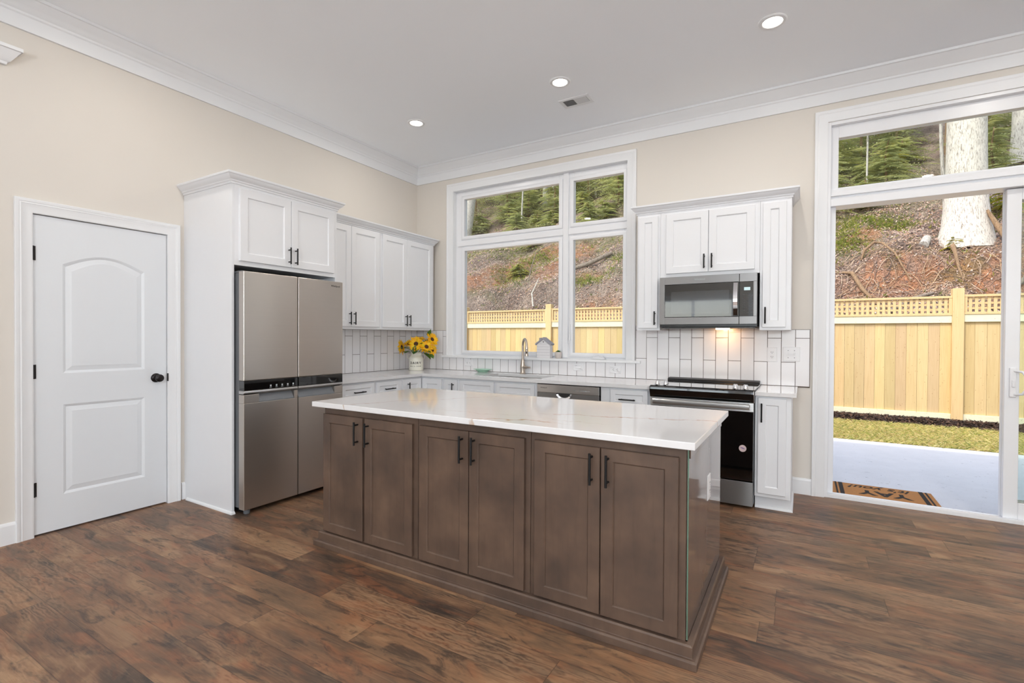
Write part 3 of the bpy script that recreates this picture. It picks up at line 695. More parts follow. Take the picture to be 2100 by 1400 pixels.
door_part(t, BWb, 2.748, 3.072, .70, .838, 0, 2.902, .757, st=.04, vert=False, name='drawer', hlen=.14); door_part(t, BWb, 2.748, 3.072, .12, .69, 0, 2.79, .60)
t = base_unit('narrow white base cabinet right of the range', (3.99,-.3,0), (3.876,4.113,-.60,-.001), (3.876,4.113,-.545,-.001))
door_part(t, BWb, 3.896, 4.082, .128, .84, 0, 3.921, .732, st=.05, hlen=.14)
m = MB(); sweep(m, [(4.1145,-.002),(4.1145,-.546),(3.876,-.546)], [(0,0),(.013,0),(.012,.006),(.006,.015),(0,.018)], lambda u,v,h: (u,v,h+.0005)); build('shoe_moulding', m, M['trim'], t)
build('end_panel', MB().box(4.1132,4.1145,-.545,-.001,.0005,.0995), M['cab'], t)

# countertops
m = MB(); z0, z1 = .856, .886
m.prism([(.0005,-1.781),(.64,-1.781),(.64,-.64),(1.302,-.64),(1.302,-.0095),(.0005,-.0095)], lambda u,v,d: (u,v,d), z0, z1)
m.box(1.302,2.018,-.64,-.535,z0,z1); m.box(1.302,2.018,-.135,-.0095,z0,z1); m.box(2.018,3.0985,-.64,-.0095,z0,z1)
o = build('countertop', m, M['quartz'], origin=(1.4,-.3,.856)); tag(o, 'white quartz corner countertop running under the window', 'countertop')
o = build('countertop', MB().box(3.8755,4.146,-.64,-.0095,z0,z1), M['quartz'], bevel=.002, origin=(4.0,-.3,.856)); tag(o, 'short white quartz countertop right of the range', 'countertop')
t = thing('kitchen_sink', (1.66,-.335,.65), 'undermount stainless sink set in the countertop below the window', 'sink')
m = MB()
def rr(x0,x1,y0,y1,z): return [(x0,y0,z),(x1,y0,z),(x1,y1,z),(x0,y1,z)]
rs = [rr(1.29,2.03,-.547,-.123,.8555), rr(1.302,2.018,-.535,-.135,.8555), rr(1.305,2.015,-.532,-.138,.70), rr(1.33,1.99,-.51,-.16,.665)]
m.add([p for r_ in rs for p in r_], [(k*4+i, k*4+(i+1)%4, k*4+4+(i+1)%4, k*4+4+i) for k in range(3) for i in range(4)]+[(12,13,14,15)])
build('bowl', m, M['steel2'], t); build('drain', MB().lathe([(.045,.6655),(.045,.668),(.03,.667)], (1.66,-.33,0), 'z', 20), M['nickel'], t, smooth=True)

t = thing('kitchen_faucet', (1.571,-.072,.886), 'brushed nickel gooseneck faucet standing behind the sink', 'faucet')
bx, by, zc = 1.571, -.072, .886; dx, dy = .70, -.714
m = MB(); m.lathe([(.030,zc),(.031,zc+.006),(.027,zc+.012),(.024,zc+.03),(.028,zc+.06),(.027,zc+.085),(.021,zc+.12),(.0165,zc+.15),(.0155,zc+.158)], (bx,by,0), 'z', 24); build('base_body', m, M['nickel'], t, smooth=True)
ctr = .075
pts = [(bx,by,zc+.15),(bx,by,zc+.22),(bx,by,zc+.30)]+[(bx+dx*ctr*(1-cos(a)),by+dy*ctr*(1-cos(a)),zc+.30+ctr*sin(a)) for a in [pi*k/12 for k in range(1,12)]]+[(bx+dx*2*ctr,by+dy*2*ctr,zc+.295)]
build('gooseneck_spout', MB().tube(pts, .0125, 14), M['nickel'], t, smooth=True)
hx, hy = bx+dx*2*ctr, by+dy*2*ctr
m = MB(); m.lathe([(.0135,zc+.30),(.0155,zc+.285),(.0165,zc+.25),(.020,zc+.205),(.0205,zc+.197),(.016,zc+.195)], (hx,hy,0), 'z', 18); sh = build('spray_head', m, M['nickel'], t, smooth=True)
m = MB(); v_ = Vector((4.18-hx,-4.72-hy,0)).normalized(); w_ = Vector((-v_.y,v_.x,0))
m.obox(Vector((hx,hy,zc+.235))+v_*.0165, (w_,v_,(0,0,1)), (.006,.0025,.013)); m.obox(Vector((hx,hy,zc+.263))+v_*.015, (w_,v_,(0,0,1)), (.005,.0025,.006)); build('spray_button', m, M['darkslot'], sh, .002)
m = MB(); m.tube([(bx+.012,by-.012,zc+.072),(bx+.045,by-.02,zc+.072)], [.016,.016], 14); m.tube([(bx+.04,by-.02,zc+.072),(bx+.062,by-.026,zc+.073),(bx+.085,by-.032,zc+.074),(bx+.108,by-.038,zc+.072)], [.0185,.015,.008,.010], 12); build('lever_handle', m, M['nickel'], t, smooth=True)

# ------------------------------------------------------------------ dishwasher
t = thing('dishwasher', (2.342,-.31,0), 'stainless dishwasher with a pocket handle, half hidden by the island', 'dishwasher')
build('tub', MB().box(2.034,2.650,-.565,-.002,.10,.85), M['greyside'], t); build('toe_panel', MB().box(2.036,2.648,-.545,-.50,.002,.099), M['blackplastic'], t)
m = MB(); m.box(2.036,2.648,-.622,-.566,.112,.770); build('door_panel', m, M['steel'], t, .003)
m = MB(); m.box(2.036,2.648,-.624,-.566,.7705,.847); cpd = build('control_strip', m, M['steel2'], t, .004); tag(cpd, 'lighter grey control strip')
m = MB()
ring = [(2.318-.085*cos(pi*k/16), .771-.06*sin(pi*k/16)) for k in range(17)]
vs_ = [(u,-.6225,v) for u,v in ring]+[(2.318+(u-2.318)*.9,-.640,.771+(v-.771)*.9) for u,v in ring]+[(2.318+(u-2.318)*.7,-.634,.771+(v-.771)*.62) for u,v in ring]
m.add(vs_, [(k,k+1,k+18,k+17) for k in range(16)]+[(17+k,18+k,35+k,34+k) for k in range(16)]); build('pocket_handle', m, M['chrome'], t, smooth=True)
m = MB(); m.prism([(2.318+(u-2.318)*.7, .771+(v-.771)*.62) for u,v in ring], lambda u,v,d: (u,d,v), -.6335, -.6228); build('pocket_recess', m, M['darkslot'], t)
for k in range(6): build('button', MB().box(2.44+k*.022+(.0 if k else -.03), 2.452+k*.022+(.0 if k else -.03), -.6248, -.624, .800, .808), M['lighttext'], cpd)
text('logo', 'Whirlpool', .016, M['greytext'], t, frame_M((2.105,-.6243,.815), (1,0,0), (0,0,1)))

# ------------------------------------------------------------------ range
t = thing('electric_range', (3.487,-.34,0), 'stainless slide-in electric range with a black glass front', 'range')
RX0, RX1 = 3.1005, 3.8735
m = MB(); m.box(RX0+.003,RX1-.003,-.60,-.012,.03,.885); build('body', m, M['greyside'], t)
m = MB(); m.prism([(-.655,.860),(-.655,.892),(-.645,.8965),(-.012,.8965),(-.012,.886),(-.62,.886)], lambda u,v,d: (d,u,v), RX0, RX1); build('cooktop', m, M['blackglass'], t, .001)
for (cx_, cy_, r_) in ((3.28,-.22,.085),(3.69,-.22,.075),(3.28,-.45,.075),(3.69,-.45,.10)):
    m = MB(); sweep(m, [(cx_+r_*cos(-2*pi*k/32), cy_+r_*sin(-2*pi*k/32)) for k in range(32)], [(0,.8966),(.002,.8966)], lambda u,v,h: (u,v,h), True); build('burner_marking', m, M['greyside'], t)
m = MB(); m.prism([(-.105,.897),(-.0955,.912),(-.055,.921),(-.012,.922),(-.012,.897)], lambda u,v,d: (d,u,v), RX0+.012, RX1-.004); build('rear_vent_trim', m, M['blackplastic'], t, .004)
m = MB(); m.prism([(-.598,.803),(-.660,.803),(-.688,.868),(-.686,.884),(-.674,.892),(-.656,.8915),(-.656,.860),(-.598,.860)], lambda u,v,d: (d,u,v), RX0+.002, RX1-.004); build('control_panel', m, M['blackglass'], t, .001)
m = MB(); m.prism([(-.598,.80),(-.664,.80),(-.692,.866),(-.688,.888),(-.60,.9),(-.35,.9),(-.35,.892),(-.60,.892)], lambda u,v,d: (d,u,v), RX1-.0035, RX1); build('side_trim', m, M['chrome'], t)
for x in (3.155, 3.222, 3.742, 3.812):
    m = MB(); m.lathe([(.021,.8975),(.021,.903),(.017,.906),(.0155,.930),(.013,.934)], (x,-.635,0), 'z', 20); k_ = build('knob', m, M['chrome'], t, smooth=True)
m = MB(); m.box(RX0+.004,RX1-.004,-.652,-.60,.732,.800); build('door_top_plate', m, M['steel2'], t, .002)
m = MB(); m.prism([(-.655,.75),(-.690,.752),(-.697,.765),(-.695,.785),(-.688,.792),(-.672,.792),(-.676,.758),(-.655,.756)], lambda u,v,d: (d,u,v), RX0+.03, RX1-.03); build('door_handle', m, M['steel2'], t, .002, smooth=True)
m = MB(); m.box(RX0+.006,RX1-.006,-.648,-.60,.212,.7315); od = build('oven_door', m, M['blackglass'], t, .003)
m = MB(); m.lathe([(.0,0),(.026,0),(.026,.0012),(.0,.0012)], (3.797,-.6495,.455), '-y', 24, cap=False); st_ = build('sticker', m, M['sticker'], od)
q = MB()
for k in range(4): q.obox((3.797-.009+k*.006,-.6512,.455+.004-k*.001), ((.8,0,-.6),(0,1,0),(.6,0,.8)), (.011-.002*abs(k-1.5),.0004,.0012))
build('sticker_print', q, plain('violet print', (120,96,150), .5), od)
m = MB(); m.box(RX0+.006,RX1-.006,-.646,-.60,.022,.203); build('storage_drawer', m, M['steel'], t, .003)
for x in (3.15,3.82): build('foot', MB().lathe([(.016,.0),(.016,.022),(.01,.03)], (x,-.56,0), 'z', 12), M['blackplastic'], t, smooth=True)

# ------------------------------------------------------------------ island
t = thing('kitchen_island', (2.72,-2.26,0), 'dark brown stained kitchen island with six shaker doors', 'kitchen island')
IF = BWat(-2.695)
for a, b in ((1.650,2.401),(2.4035,3.0905),(3.093,3.790)): build('cabinet_box', MB().box(a,b,-2.695,-1.822,.03,.8555), M['walnut'], t, .0012)
DZ0, DZ1 = .094, .812
for u0, u1, hu in ((1.655,1.993,1.957),(2.010,2.372,2.043),(2.424,2.744,2.709),(2.749,3.064,2.782),(3.118,3.436,3.401),(3.441,3.763,3.474)):
    door_part(t, IF, u0, u1, DZ0, DZ1, 0, hu, .722, mat='walnut', st=.052, hlen=.135)
m = MB(); sweep(m, [(3.798,-1.80),(3.798,-2.697),(1.642,-2.697),(1.642,-1.80)], [(0,.0005),(.044,.0005),(.044,.030),(.036,.035),(.024,.0355),(.024,.078),(.019,.085),(0,.085)], lambda u,v,h: (u,v,h)); build('base_moulding', m, M['walnut'], t, .0015)
build('end_panel', MB().box(3.7905,3.797,-2.688,-1.818,.085,.8555), M['walnutgloss'], t); build('end_panel', MB().box(1.642,1.6495,-2.69,-1.818,.085,.8555), M['walnut'], t)
build('apron_strip', MB().box(3.797,3.803,-2.68,-1.83,.806,.8555), M['walnutgloss'], t, .001)
build('film_edge', MB().box(3.7945,3.7985,-2.6955,-2.689,.09,.852), M['greenfilm'], t)
o = build('island_countertop', MB().box(1.604,3.832,-2.757,-1.786,.856,.886), M['quartz'], bevel=.003, origin=(2.72,-2.27,.856)); tag(o, 'white quartz island top with gold-brown veins', 'countertop')

# ------------------------------------------------------------------ outlets and switches
def outlet(to3, u, v, w, h, h0, label, kind='duplex', rot=False, base=(0,0,0)):
    t = thing('wall_switch' if kind == 'switch' else 'wall_outlet', base, label, 'light switch' if kind == 'switch' else 'outlet')
    m = MB(); sweep(m, [(u-w/2,v-h/2),(u-w/2,v+h/2),(u+w/2,v+h/2),(u+w/2,v-h/2)], [(0,h0),(-.001,h0+.004),(-.004,h0+.0055),(-w*.45,h0+.006)], to3, True)
    m.add([to3(u-w/2+.003,v-h/2+.003,h0+.0052),to3(u+w/2-.003,v-h/2+.003,h0+.0052),to3(u+w/2-.003,v+h/2-.003,h0+.0052),to3(u-w/2+.003,v+h/2-.003,h0+.0052)], [(0,1,2,3)])
    build('cover_plate', m, M['plastic'], t)
    def bx(a, b, c, d, e, f): return MB().add([to3(x,y,z) for z in (e,f) for x,y in ((a,c),(b,c),(b,d),(a,d))], [(3,2,1,0),(4,5,6,7),(0,1,5,4),(1,2,6,5),(2,3,7,6),(3,0,4,7)])
    if kind == 'switch':
        for du in (-.023,.023):
            build('toggle', bx(u+du-.005,u+du+.005,v-.006,v+.012,h0+.005,h0+.017), M['plastic'], t, .001)
            for s_ in (-.03,.03): build('screw', bx(u+du-.003,u+du+.003,v+s_-.003,v+s_+.003,h0+.006,h0+.0066), M['greyside'], t)
    elif kind == 'duplex':
        for s_ in (-1,1):
            cu, cv = (u+s_*.019, v) if rot else (u, v+s_*.019)
            f = build('receptacle', bx(cu-.0155,cu+.0155,cv-.0155,cv+.0155,h0+.005,h0+.0072), M['plastic'], t, .003)
            q = MB()
            for (a, b, c, d) in (((-.008,-.005,-.002,.007),(.005,.008,-.002,.006),(-.0025,.0025,-.010,-.006))):
                if rot: b_ = bx(cu+c,cu+d,cv+a,cv+b,h0+.0072,h0+.0076)
                else: b_ = bx(cu+a,cu+b,cv+c,cv+d,h0+.0072,h0+.0076)
                q.add(b_.v, b_.f)
            build('socket_slots', q, M['darkslot'], f)
    else:
        build('rocker', bx(u-.03,u+.03,v-.014,v+.014,h0+.005,h0+.009), M['plastic'], t, .002)
    return t
T9 = .0092
outlet(BW, .812, .978, .116, .072, T9, 'white wall outlet low on the tile beside the mint dish', rot=True, base=(.812,-.01,.978))
outlet(BW, 2.193, .976, .116, .072, T9, 'blank-faced white wall plate under the window, left of its neighbour', 'rocker', base=(2.193,-.01,.976))
outlet(BW, 2.588, .966, .116, .072, T9, 'white sideways wall outlet under the window crank', rot=True, base=(2.588,-.01,.966))
outlet(BW, 3.956, 1.146, .075, .120, T9, 'white upright wall outlet on the tile right of the range', base=(3.956,-.01,1.146))
outlet(BW, 4.098, 1.153, .124, .118, T9, 'white double light switch beside the patio door', 'switch', base=(4.098,-.01,1.153))
outlet(LWat(3.797), -2.215, .575, .072, .118, .0005, 'white outlet on the end panel of the island', base=(3.80,-2.215,.575))

# ------------------------------------------------------------------ ceiling lights and vent
def can_light(x, y, label, group=None):
    t = thing('ceiling_light', (x,y,CEIL), label, 'ceiling light', group)
    build('trim_ring', MB().lathe([(.058,CEIL-.004),(.062,CEIL-.008),(.078,CEIL-.007),(.085,CEIL-.0005)], (x,y,0), 'z', 32, cap=False), M['trim'], t, smooth=True)
    build('lens', MB().lathe([(.0,CEIL-.0045),(.060,CEIL-.0045)], (x,y,0), 'z', 32, cap=False), M['lamp'], t)
    l = bpy.data.lights.new('can_lamp', 'AREA'); l.shape = 'DISK'; l.size = .11; l.energy = CAN_W; l.color = WARM
    lo = bpy.data.objects.new('can_lamp', l); col.objects.link(lo); lo.location = (x,y,CEIL-.012)
can_light(.925, -1.06, 'recessed ceiling light nearest the left wall')
can_light(2.460, -1.06, 'recessed ceiling light beside the ceiling vent')
can_light(3.990, -1.06, 'recessed ceiling light in front of the patio door, largest of the three')
for x, y in ((5.52,-1.06),(7.05,-1.06),(.93,-3.2),(2.46,-3.2),(3.99,-3.2),(5.52,-3.2),(7.05,-3.2),(1.6,-5.6),(4.0,-5.6),(6.4,-5.6),(1.6,-8.0),(6.4,-8.0)):
    can_light(x, y, 'recessed ceiling light outside the picture, right of the patio door or behind the camera', 'recessed lights outside the picture')
t = thing('ceiling_vent', (2.445,-.693,CEIL), 'white louvred air vent in the ceiling', 'vent')
x0, x1, y0, y1 = 2.305, 2.585, -.778, -.608
m = MB(); sweep(m, [(x0+.03,y0+.03),(x0+.03,y1-.03),(x1-.03,y1-.03),(x1-.03,y0+.03)], [(0,CEIL-.004),(.004,CEIL-.009),(.026,CEIL-.006),(.03,CEIL-.0005)], lambda u,v,h: (u,v,h), True)
m.box(2.440,2.450,y0+.03,y1-.03,CEIL-.008,CEIL-.003); build('frame', m, M['trim'], t)
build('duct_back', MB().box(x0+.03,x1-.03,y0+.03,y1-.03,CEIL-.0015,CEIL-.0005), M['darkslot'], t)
m = MB()
for k in range(9):
    for (xa, sgn) in ((x0+.036+k*.0115,-1),(2.456+k*.0115,1)):
        m.obox((xa,(y0+y1)/2,CEIL-.0055), ((cos(.75),0,sgn*sin(.75)),(0,1,0),(-sgn*sin(.75),0,cos(.75))), (.005,(y1-y0)/2-.031,.0006))
build('louvres', m, M['trim'], t)

# added globes brightening the ceiling and daylight of the rear windows (behind the camera)
for x, y, lab in ((3.7,-7.2,'added globe light brightening the ceiling, unseen behind the camera'), (6.2,-5.6,'added globe light brightening the ceiling, unseen right of the camera')):
    t = thing('fill_globe', (x,y,CEIL), lab, 'lamp')
    build('ceiling_cup', MB().lathe([(.06,CEIL-.03),(.07,CEIL-.0005)], (x,y,0), 'z', 24), M['bronze'], t, smooth=True); build('rod', MB().lathe([(.008,2.10),(.008,CEIL-.03)], (x,y,0), 'z', 10), M['bronze'], t, smooth=True)
    build('globe', MB().lathe([(.16*sin(pi*k/16)+.0005, 1.95-.16*cos(pi*k/16)) for k in range(17)], (x,y,0), 'z', 32), emit('lit fill globe', COOL, GLOBE_FILL_W/(.32*pi)), t, smooth=True)
for a, b in WINS:
    l = bpy.data.lights.new('window_daylight', 'AREA'); l.shape = 'RECTANGLE'; l.size = b-a-.1; l.size_y = 1.9; l.energy = FILL_W/3; l.color = (.80,.90,1.0)
    lo = bpy.data.objects.new('window_daylight', l); col.objects.link(lo); lo.location = ((a+b)/2, ROOM_Y+.03, 1.3); lo.rotation_euler = (R(90),0,0)
    lo.rotation_euler = Vector((0,-1,0)).to_track_quat('Z','Y').to_euler()
# ------------------------------------------------------------------ things on the counter and sill
rnd = random.Random(7)
RV = Vector((cos(_yaw), sin(_yaw), 0)); TV = Vector((sin(_yaw), -cos(_yaw), 0))     # along the window wall diagonal / into the room
JX, JY, JZ = .262, -.305, .886
t = thing('milk_can_vase', (JX,JY,JZ), 'cream enamel milk can lettered DAIRY holding the sunflowers', 'vase')
prof = [(.078,0),(.083,.004),(.084,.012),(.083,.135),(.080,.150),(.068,.168),(.062,.176),(.061,.205),(.0635,.209),(.0625,.213),(.058,.212),(.057,.18),(.06,.17)]
build('can_body', MB().lathe([(r,JZ+h) for r,h in prof], (JX,JY,0), 'z', 40, cap=False).lathe([(.0,JZ+.0005),(.078,JZ+.0005)], (JX,JY,0), 'z', 40, cap=False), M['cream'], t, smooth=True)
for s_ in (-1,1):
    c_ = Vector((JX,JY,JZ+.150))+RV*(s_*.076)
    build('handle', MB().tube([c_+Vector((0,0,.034))+RV*(-s_*.014), c_+Vector((0,0,.036))+RV*(s_*.016), c_+Vector((0,0,.018))+RV*(s_*.026), c_+RV*(s_*.018)+Vector((0,0,-.012)), c_+RV*(s_*.006)+Vector((0,0,-.016))], .0035, 8), M['cream'], t, smooth=True)
def curved_text(s, size, z, rad, name, spacing=1.0):
    N = Vector((.58,-.815,0)).normalized(); Rt = Vector((-N.y, N.x, 0))
    o = text(name, s, size, M['ink'], t, frame_M((0,0,0), (1,0,0), (0,1,0)), .0004, 0, spacing, .0006 if size > .03 else .0001)
    for v in o.data.vertices:
        p = v.co + ORG[t.name]; a = p.x/rad; r_ = rad+.0006+p.z
        q = Vector((JX,JY,z+p.y))+N*(r_*cos(a))+Rt*(r_*sin(a)); v.co = q-ORG[t.name]
curved_text('DAIRY', .040, JZ+.088, .084, 'lettering', 1.25); curved_text('MILK & CREAM', .016, JZ+.052, .084, 'lettering', 1.3)

def sunflower(pos, face, rad, label, brown=True):
    p = Vector(pos); n = Vector(face).normalized(); a = n.orthogonal().normalized(); b = n.cross(a)
    t = thing('sunflower', tuple(p), label, 'sunflower', 'sunflowers in the milk can')
    m = MB()
    for ringi, (cnt, r1, lift, c0) in enumerate(((17, rad, .10, (255,196,20)), (14, rad*.82, .30, (255,208,50)))):
        for k in range(cnt):
            w = 2*pi*(k+.5*ringi)/cnt+rnd.uniform(-.08,.08); d = a*cos(w)+b*sin(w); sd_ = n.cross(d); rr_ = r1*rnd.uniform(.86,1.06); lf = lift+rnd.uniform(-.14,.14)
            cc = srgb(*[max(0,min(255,v+rnd.randint(-16,10))) for v in c0]); w2 = rr_*.155
            base = p+d*rr_*.22; mid = p+d*rr_*.62+n*rr_*lf*.6; tip = p+d*rr_+n*rr_*lf
            m.add([base-sd_*w2*.5, base+sd_*w2*.5, mid+sd_*w2, tip, mid-sd_*w2], [(0,1,2,4),(2,3,4)], cc)
    build('petals', m, M['petal'], t, colors=True)
    m = MB(); M_ = Matrix((a,b,n)).transposed(); q = MB().lathe([(.0,.010),(rad*.14,.011),(rad*.24,.007),(rad*.29,-.002),(rad*.2,-.010)], (0,0,0), 'z', 18, cap=False)
    m.add([p+M_@Vector(v) for v in q.v], q.f); build('seed_head', m, M['seed'], t, smooth=True)
    q = Vector((JX,JY,JZ+.20)); e = p-n*.012
    build('stem', MB().tube([e, e-n*.03+Vector((0,0,-.008)), q.lerp(e,.45)+Vector((0,0,.012)), q+(e-q)*.12+Vector((0,0,-.02)), Vector((JX,JY,JZ+.06))+(e-q)*.05], [.0045]*5, 7), M['stem'], t, smooth=True)
    return t
M['seed'] = plain('dark seed head', (66,36,20), .9, vary=.4, scale=300); M['stem'] = plain('green stem', (92,120,56), .6)
def jp(px, py, dep=0.0): return Vector((JX,JY,JZ))+RV*((px-853)/176)+Vector((0,0,(759-py)/176))+TV*dep
F_ = TV
for px, py, dp, fc, rad, lab in (
    (825,708,.03, F_*.62-RV*.78+Vector((0,0,-.10)), .100, 'sunflower drooping at the far left of the milk can'),
    (856,701,.10, F_+Vector((0,0,.35))+RV*.05, .098, 'sunflower facing forward in the middle of the bunch'),
    (877,707,.09, F_*.8+RV*.45+Vector((0,0,.55)), .098, 'sunflower right of the middle one, tilted upward'),
    (886,692,.00, F_*.55+RV*.75+Vector((0,0,.45)), .098, 'topmost sunflower at the upper right of the bunch'),
    (838,700,.0, F_*.35-RV*.45+Vector((0,0,.8)), .088, 'sunflower turned up at the upper left of the bunch'),
    (860,692,-.04, Vector((0,0,1))+F_*.15+RV*.1, .092, 'sunflower behind the middle one, seen edge on'),
    (888,714,.05, F_*.5+RV*.85+Vector((0,0,-.05)), .085, 'lowest sunflower at the right, half behind its neighbour')):
    sunflower(jp(px,py+3,dp), fc, rad, lab)
t2 = thing('sunflower_leaves', (JX,JY,JZ+.2), 'green leaves around the sunflower stems in the milk can', 'leaves')
def leafshape(m, p, d, up, ln, wd, c):
    d = Vector(d).normalized(); s_ = d.cross(Vector(up)).normalized(); u_ = s_.cross(d)
    P = lambda f, w, h: p+d*(ln*f)+s_*(wd*w)+u_*(ln*h)
    m.add([P(0,0,0),P(.25,.42,.06),P(.6,.4,.05),P(1,0,-.10),P(.6,-.4,.05),P(.25,-.42,.06),P(.3,0,.0),P(.65,0,-.02)], [(0,1,6),(1,2,7,6),(2,3,7),(3,4,7),(4,5,6,7),(5,0,6)], c)
for i, (px, py, dp, rd, up_, ln, wd, c) in enumerate((
    (846,714,.06,(-.7,.3,.25),0,.085,.06,(128,150,96)),(851,722,.09,(.25,.5,.6),0,.10,.05,(132,150,86)),(866,716,.08,(.8,.5,-.1),0,.13,.085,(70,104,42)),(872,722,.08,(.7,.5,-.5),0,.11,.07,(86,116,44)),
    (842,720,.06,(-.8,.3,-.05),0,.09,.06,(60,96,44)),(862,712,.07,(.3,.4,.5),0,.08,.05,(66,100,44)),(858,718,.07,(-.2,.6,.2),0,.09,.06,(52,86,40)),(877,690,-.02,(.3,.4,.7),0,.09,.05,(76,110,48)),(850,716,.03,(-.5,.2,.5),0,.09,.06,(58,92,42)),(868,708,.03,(.5,.2,.6),0,.08,.055,(62,96,42)),(846,719,.08,(-.5,.6,-.1),0,.09,.07,(74,108,52)),(856,720,.10,(-.1,.8,-.15),0,.08,.06,(60,98,44)),(836,714,.04,(-.9,.3,.1),0,.10,.06,(110,138,84)),(880,724,.08,(.6,.6,-.35),0,.10,.075,(80,112,46)))):
    m = MB(); leafshape(m, jp(px,py,dp), RV*rd[0]+F_*rd[1]+Vector((0,0,rd[2])), (0,0,1) if abs(rd[2]) < .55 else F_, ln*1.2, wd*1.2, srgb(*c)); build('leaf', m, M['leaf'], t2, smooth=False, colors=True)

t = thing('soap_dish', (1.065,-.095,.886), 'mint green flared dish on the counter left of the faucet', 'dish')
m = MB(); A = []
def dring(hx, hy, z, n=24, e=.55):
    return [(1.065+hx*abs(cos(a))**e*(1 if cos(a) > 0 else -1), -.095+hy*abs(sin(a))**e*(1 if sin(a) > 0 else -1), .886+z) for a in [2*pi*k/n for k in range(n)]]
rs = [dring(.052,.030,.0005), dring(.056,.034,.004), dring(.085,.052,.026), dring(.108,.068,.031), dring(.107,.067,.034), dring(.083,.05,.030), dring(.054,.031,.010)]
m.add([p for r_ in rs for p in r_], [(k*24+i,k*24+(i+1)%24,k*24+24+(i+1)%24,k*24+24+i) for k in range(6) for i in range(24)]+[tuple(range(23,-1,-1)), tuple(range(144,168))]); build('dish', m, M['mint'], t, smooth=True)

t = thing('house_ornament', (1.80,-.005,1.06), 'white wooden toy house with a grey roof on the window sill', 'ornament')
m = MB(); m.prism([(1.722,1.0605),(1.878,1.0605),(1.878,1.205),(1.80,1.262),(1.722,1.205)], lambda u,v,d: (u,d,v), -.036, .030); hb = build('house_body', m, M['housewhite'], t, .0015)
q = MB()
for z in (1.09,1.12,1.15,1.18,1.21): q.box(1.7225+(.0 if z<1.2 else .03),1.8775-(.0 if z<1.2 else .03),-.0366,-.036,z,z+.0016)
build('board_groove', q, M['housegrey'], hb); build('round_window', MB().lathe([(0,0),(.006,0),(.006,.001),(0,.001)], (1.80,-.036,1.232), '-y', 14, cap=False), M['darkslot'], hb)
for s_ in (-1,1):
    m = MB(); m.prism([(1.80,1.2625),(1.80,1.283),(1.80+s_*.099,1.2105),(1.80+s_*.088,1.1975)], lambda u,v,d: (u,d,v), -.046, .036); build('roof_slope', m, M['housegrey'], t, .001)
build('chimney', MB().box(1.742,1.764,-.02,.004,1.232,1.276), M['housegrey'], t, .001)
t = thing('succulent_pot', (1.962,-.004,1.06), 'small potted succulent on the window sill beside the toy house', 'potted plant')
build('pot', MB().lathe([(.024,1.0605),(.030,1.066),(.036,1.095),(.037,1.128),(.035,1.129),(.033,1.118),(0,1.118)], (1.962,-.004,0), 'z', 28, cap=False), M['potgrey'], t, smooth=True)
m = MB()
for k in range(22):
    w = k*2.4; el = .25+.055*k; d = Vector((cos(w)*cos(el), sin(w)*cos(el), sin(el))); ln = .042-.0006*k; s_ = Vector((-sin(w),cos(w),0)); p = Vector((1.962,-.004,1.118))
    cc = srgb(rnd.randint(40,70), rnd.randint(92,120), rnd.randint(34,56)); u_ = s_.cross(d)
    m.add([p, p+d*ln*.55+s_*.008, p+d*ln, p+d*ln*.55-s_*.008, p+d*ln*.5-u_*.005], [(0,1,4),(1,2,4),(2,3,4),(3,0,4),(0,1,2,3)], cc)
build('leaves', m, M['leaf'], t, colors=True)

# ------------------------------------------------------------------ outside: patio, lawn, mulch, doormat
struct('patio', MB().box(-.6, 9.5, .16, 3.34, -.25, -.08), M['patio'] if 'patio' in M else M['concrete'], 'pale concrete patio outside the sliding door', 'patio')
M['soil'] = plain('lawn soil', (122,104,70), .95, vary=.25, scale=12)
struct('lawn_ground', MB().box(-16, 16, 3.34, 6.3, -.4, -.095).box(9.5,16,.16,3.34,-.4,-.095).box(-16,-.6,.16,3.34,-.4,-.095), M['soil'], 'soil under the strip of grass before the fence', 'ground')
struct('ground_front', MB().box(-30, 38, -60, ROOM_Y-.2, -.6, -.45), plain('pale gravel yard', (196,186,168), .95, vary=.1, scale=2), 'open yard on the far side of the house, behind the camera', 'ground')
GRS = [srgb(*c) for c in ((228,214,140),(210,200,122),(172,176,92),(240,226,168),(214,188,134),(140,150,84))]
def grass(n, x0, x1, y0, y1, h):
    m = MB()
    for _ in range(n):
        x, y = rnd.uniform(x0,x1), rnd.uniform(y0,y1); a = rnd.uniform(0,2*pi); w = .0026; l = rnd.uniform(-.05,.05); l2 = rnd.uniform(-.05,.05); hh = h*rnd.uniform(.5,1.2)
        dx_, dy_ = cos(a)*w, sin(a)*w
        m.add([(x-dx_,y-dy_,-.096),(x+dx_,y+dy_,-.096),(x+l+dx_*.7,y+l2+dy_*.7,-.096+hh*.7),(x+l*1.9,y+l2*1.9,-.096+hh)], [(0,1,2),(0,2,3)], rnd.choice(GRS))
    return m
g = grass(42000, 3.6, 8.0, 3.35, 5.2, .05); g2 = grass(6000, -5, 3.6, 3.35, 5.3, .05); g.add(g2.v, g2.f); g.c[-len(g2.f):] = g2.c
tag(build('lawn_grass', g, M['grass'], colors=True), 'short yellow-green grass strip between patio and mulch', 'grass', kind='stuff')
m = MB(); ME = lambda x: 5.16-.075*(x-5.0)+.05*sin(2.3*x)+.03*sin(6.1*x)
nx = 120
vs_ = []
for i in range(nx+1):
    x = -6+15*i/nx
    for j in range(5):
        y = ME(x)+(5.86-ME(x))*j/4; vs_.append((x,y,-.094+(.0,.03,.045,.05,.05)[j]+.008*sin(9*x+j)))
m.add(vs_, [(i*5+j,(i+1)*5+j,(i+1)*5+j+1,i*5+j+1) for i in range(nx) for j in range(4)], srgb(62,48,42))
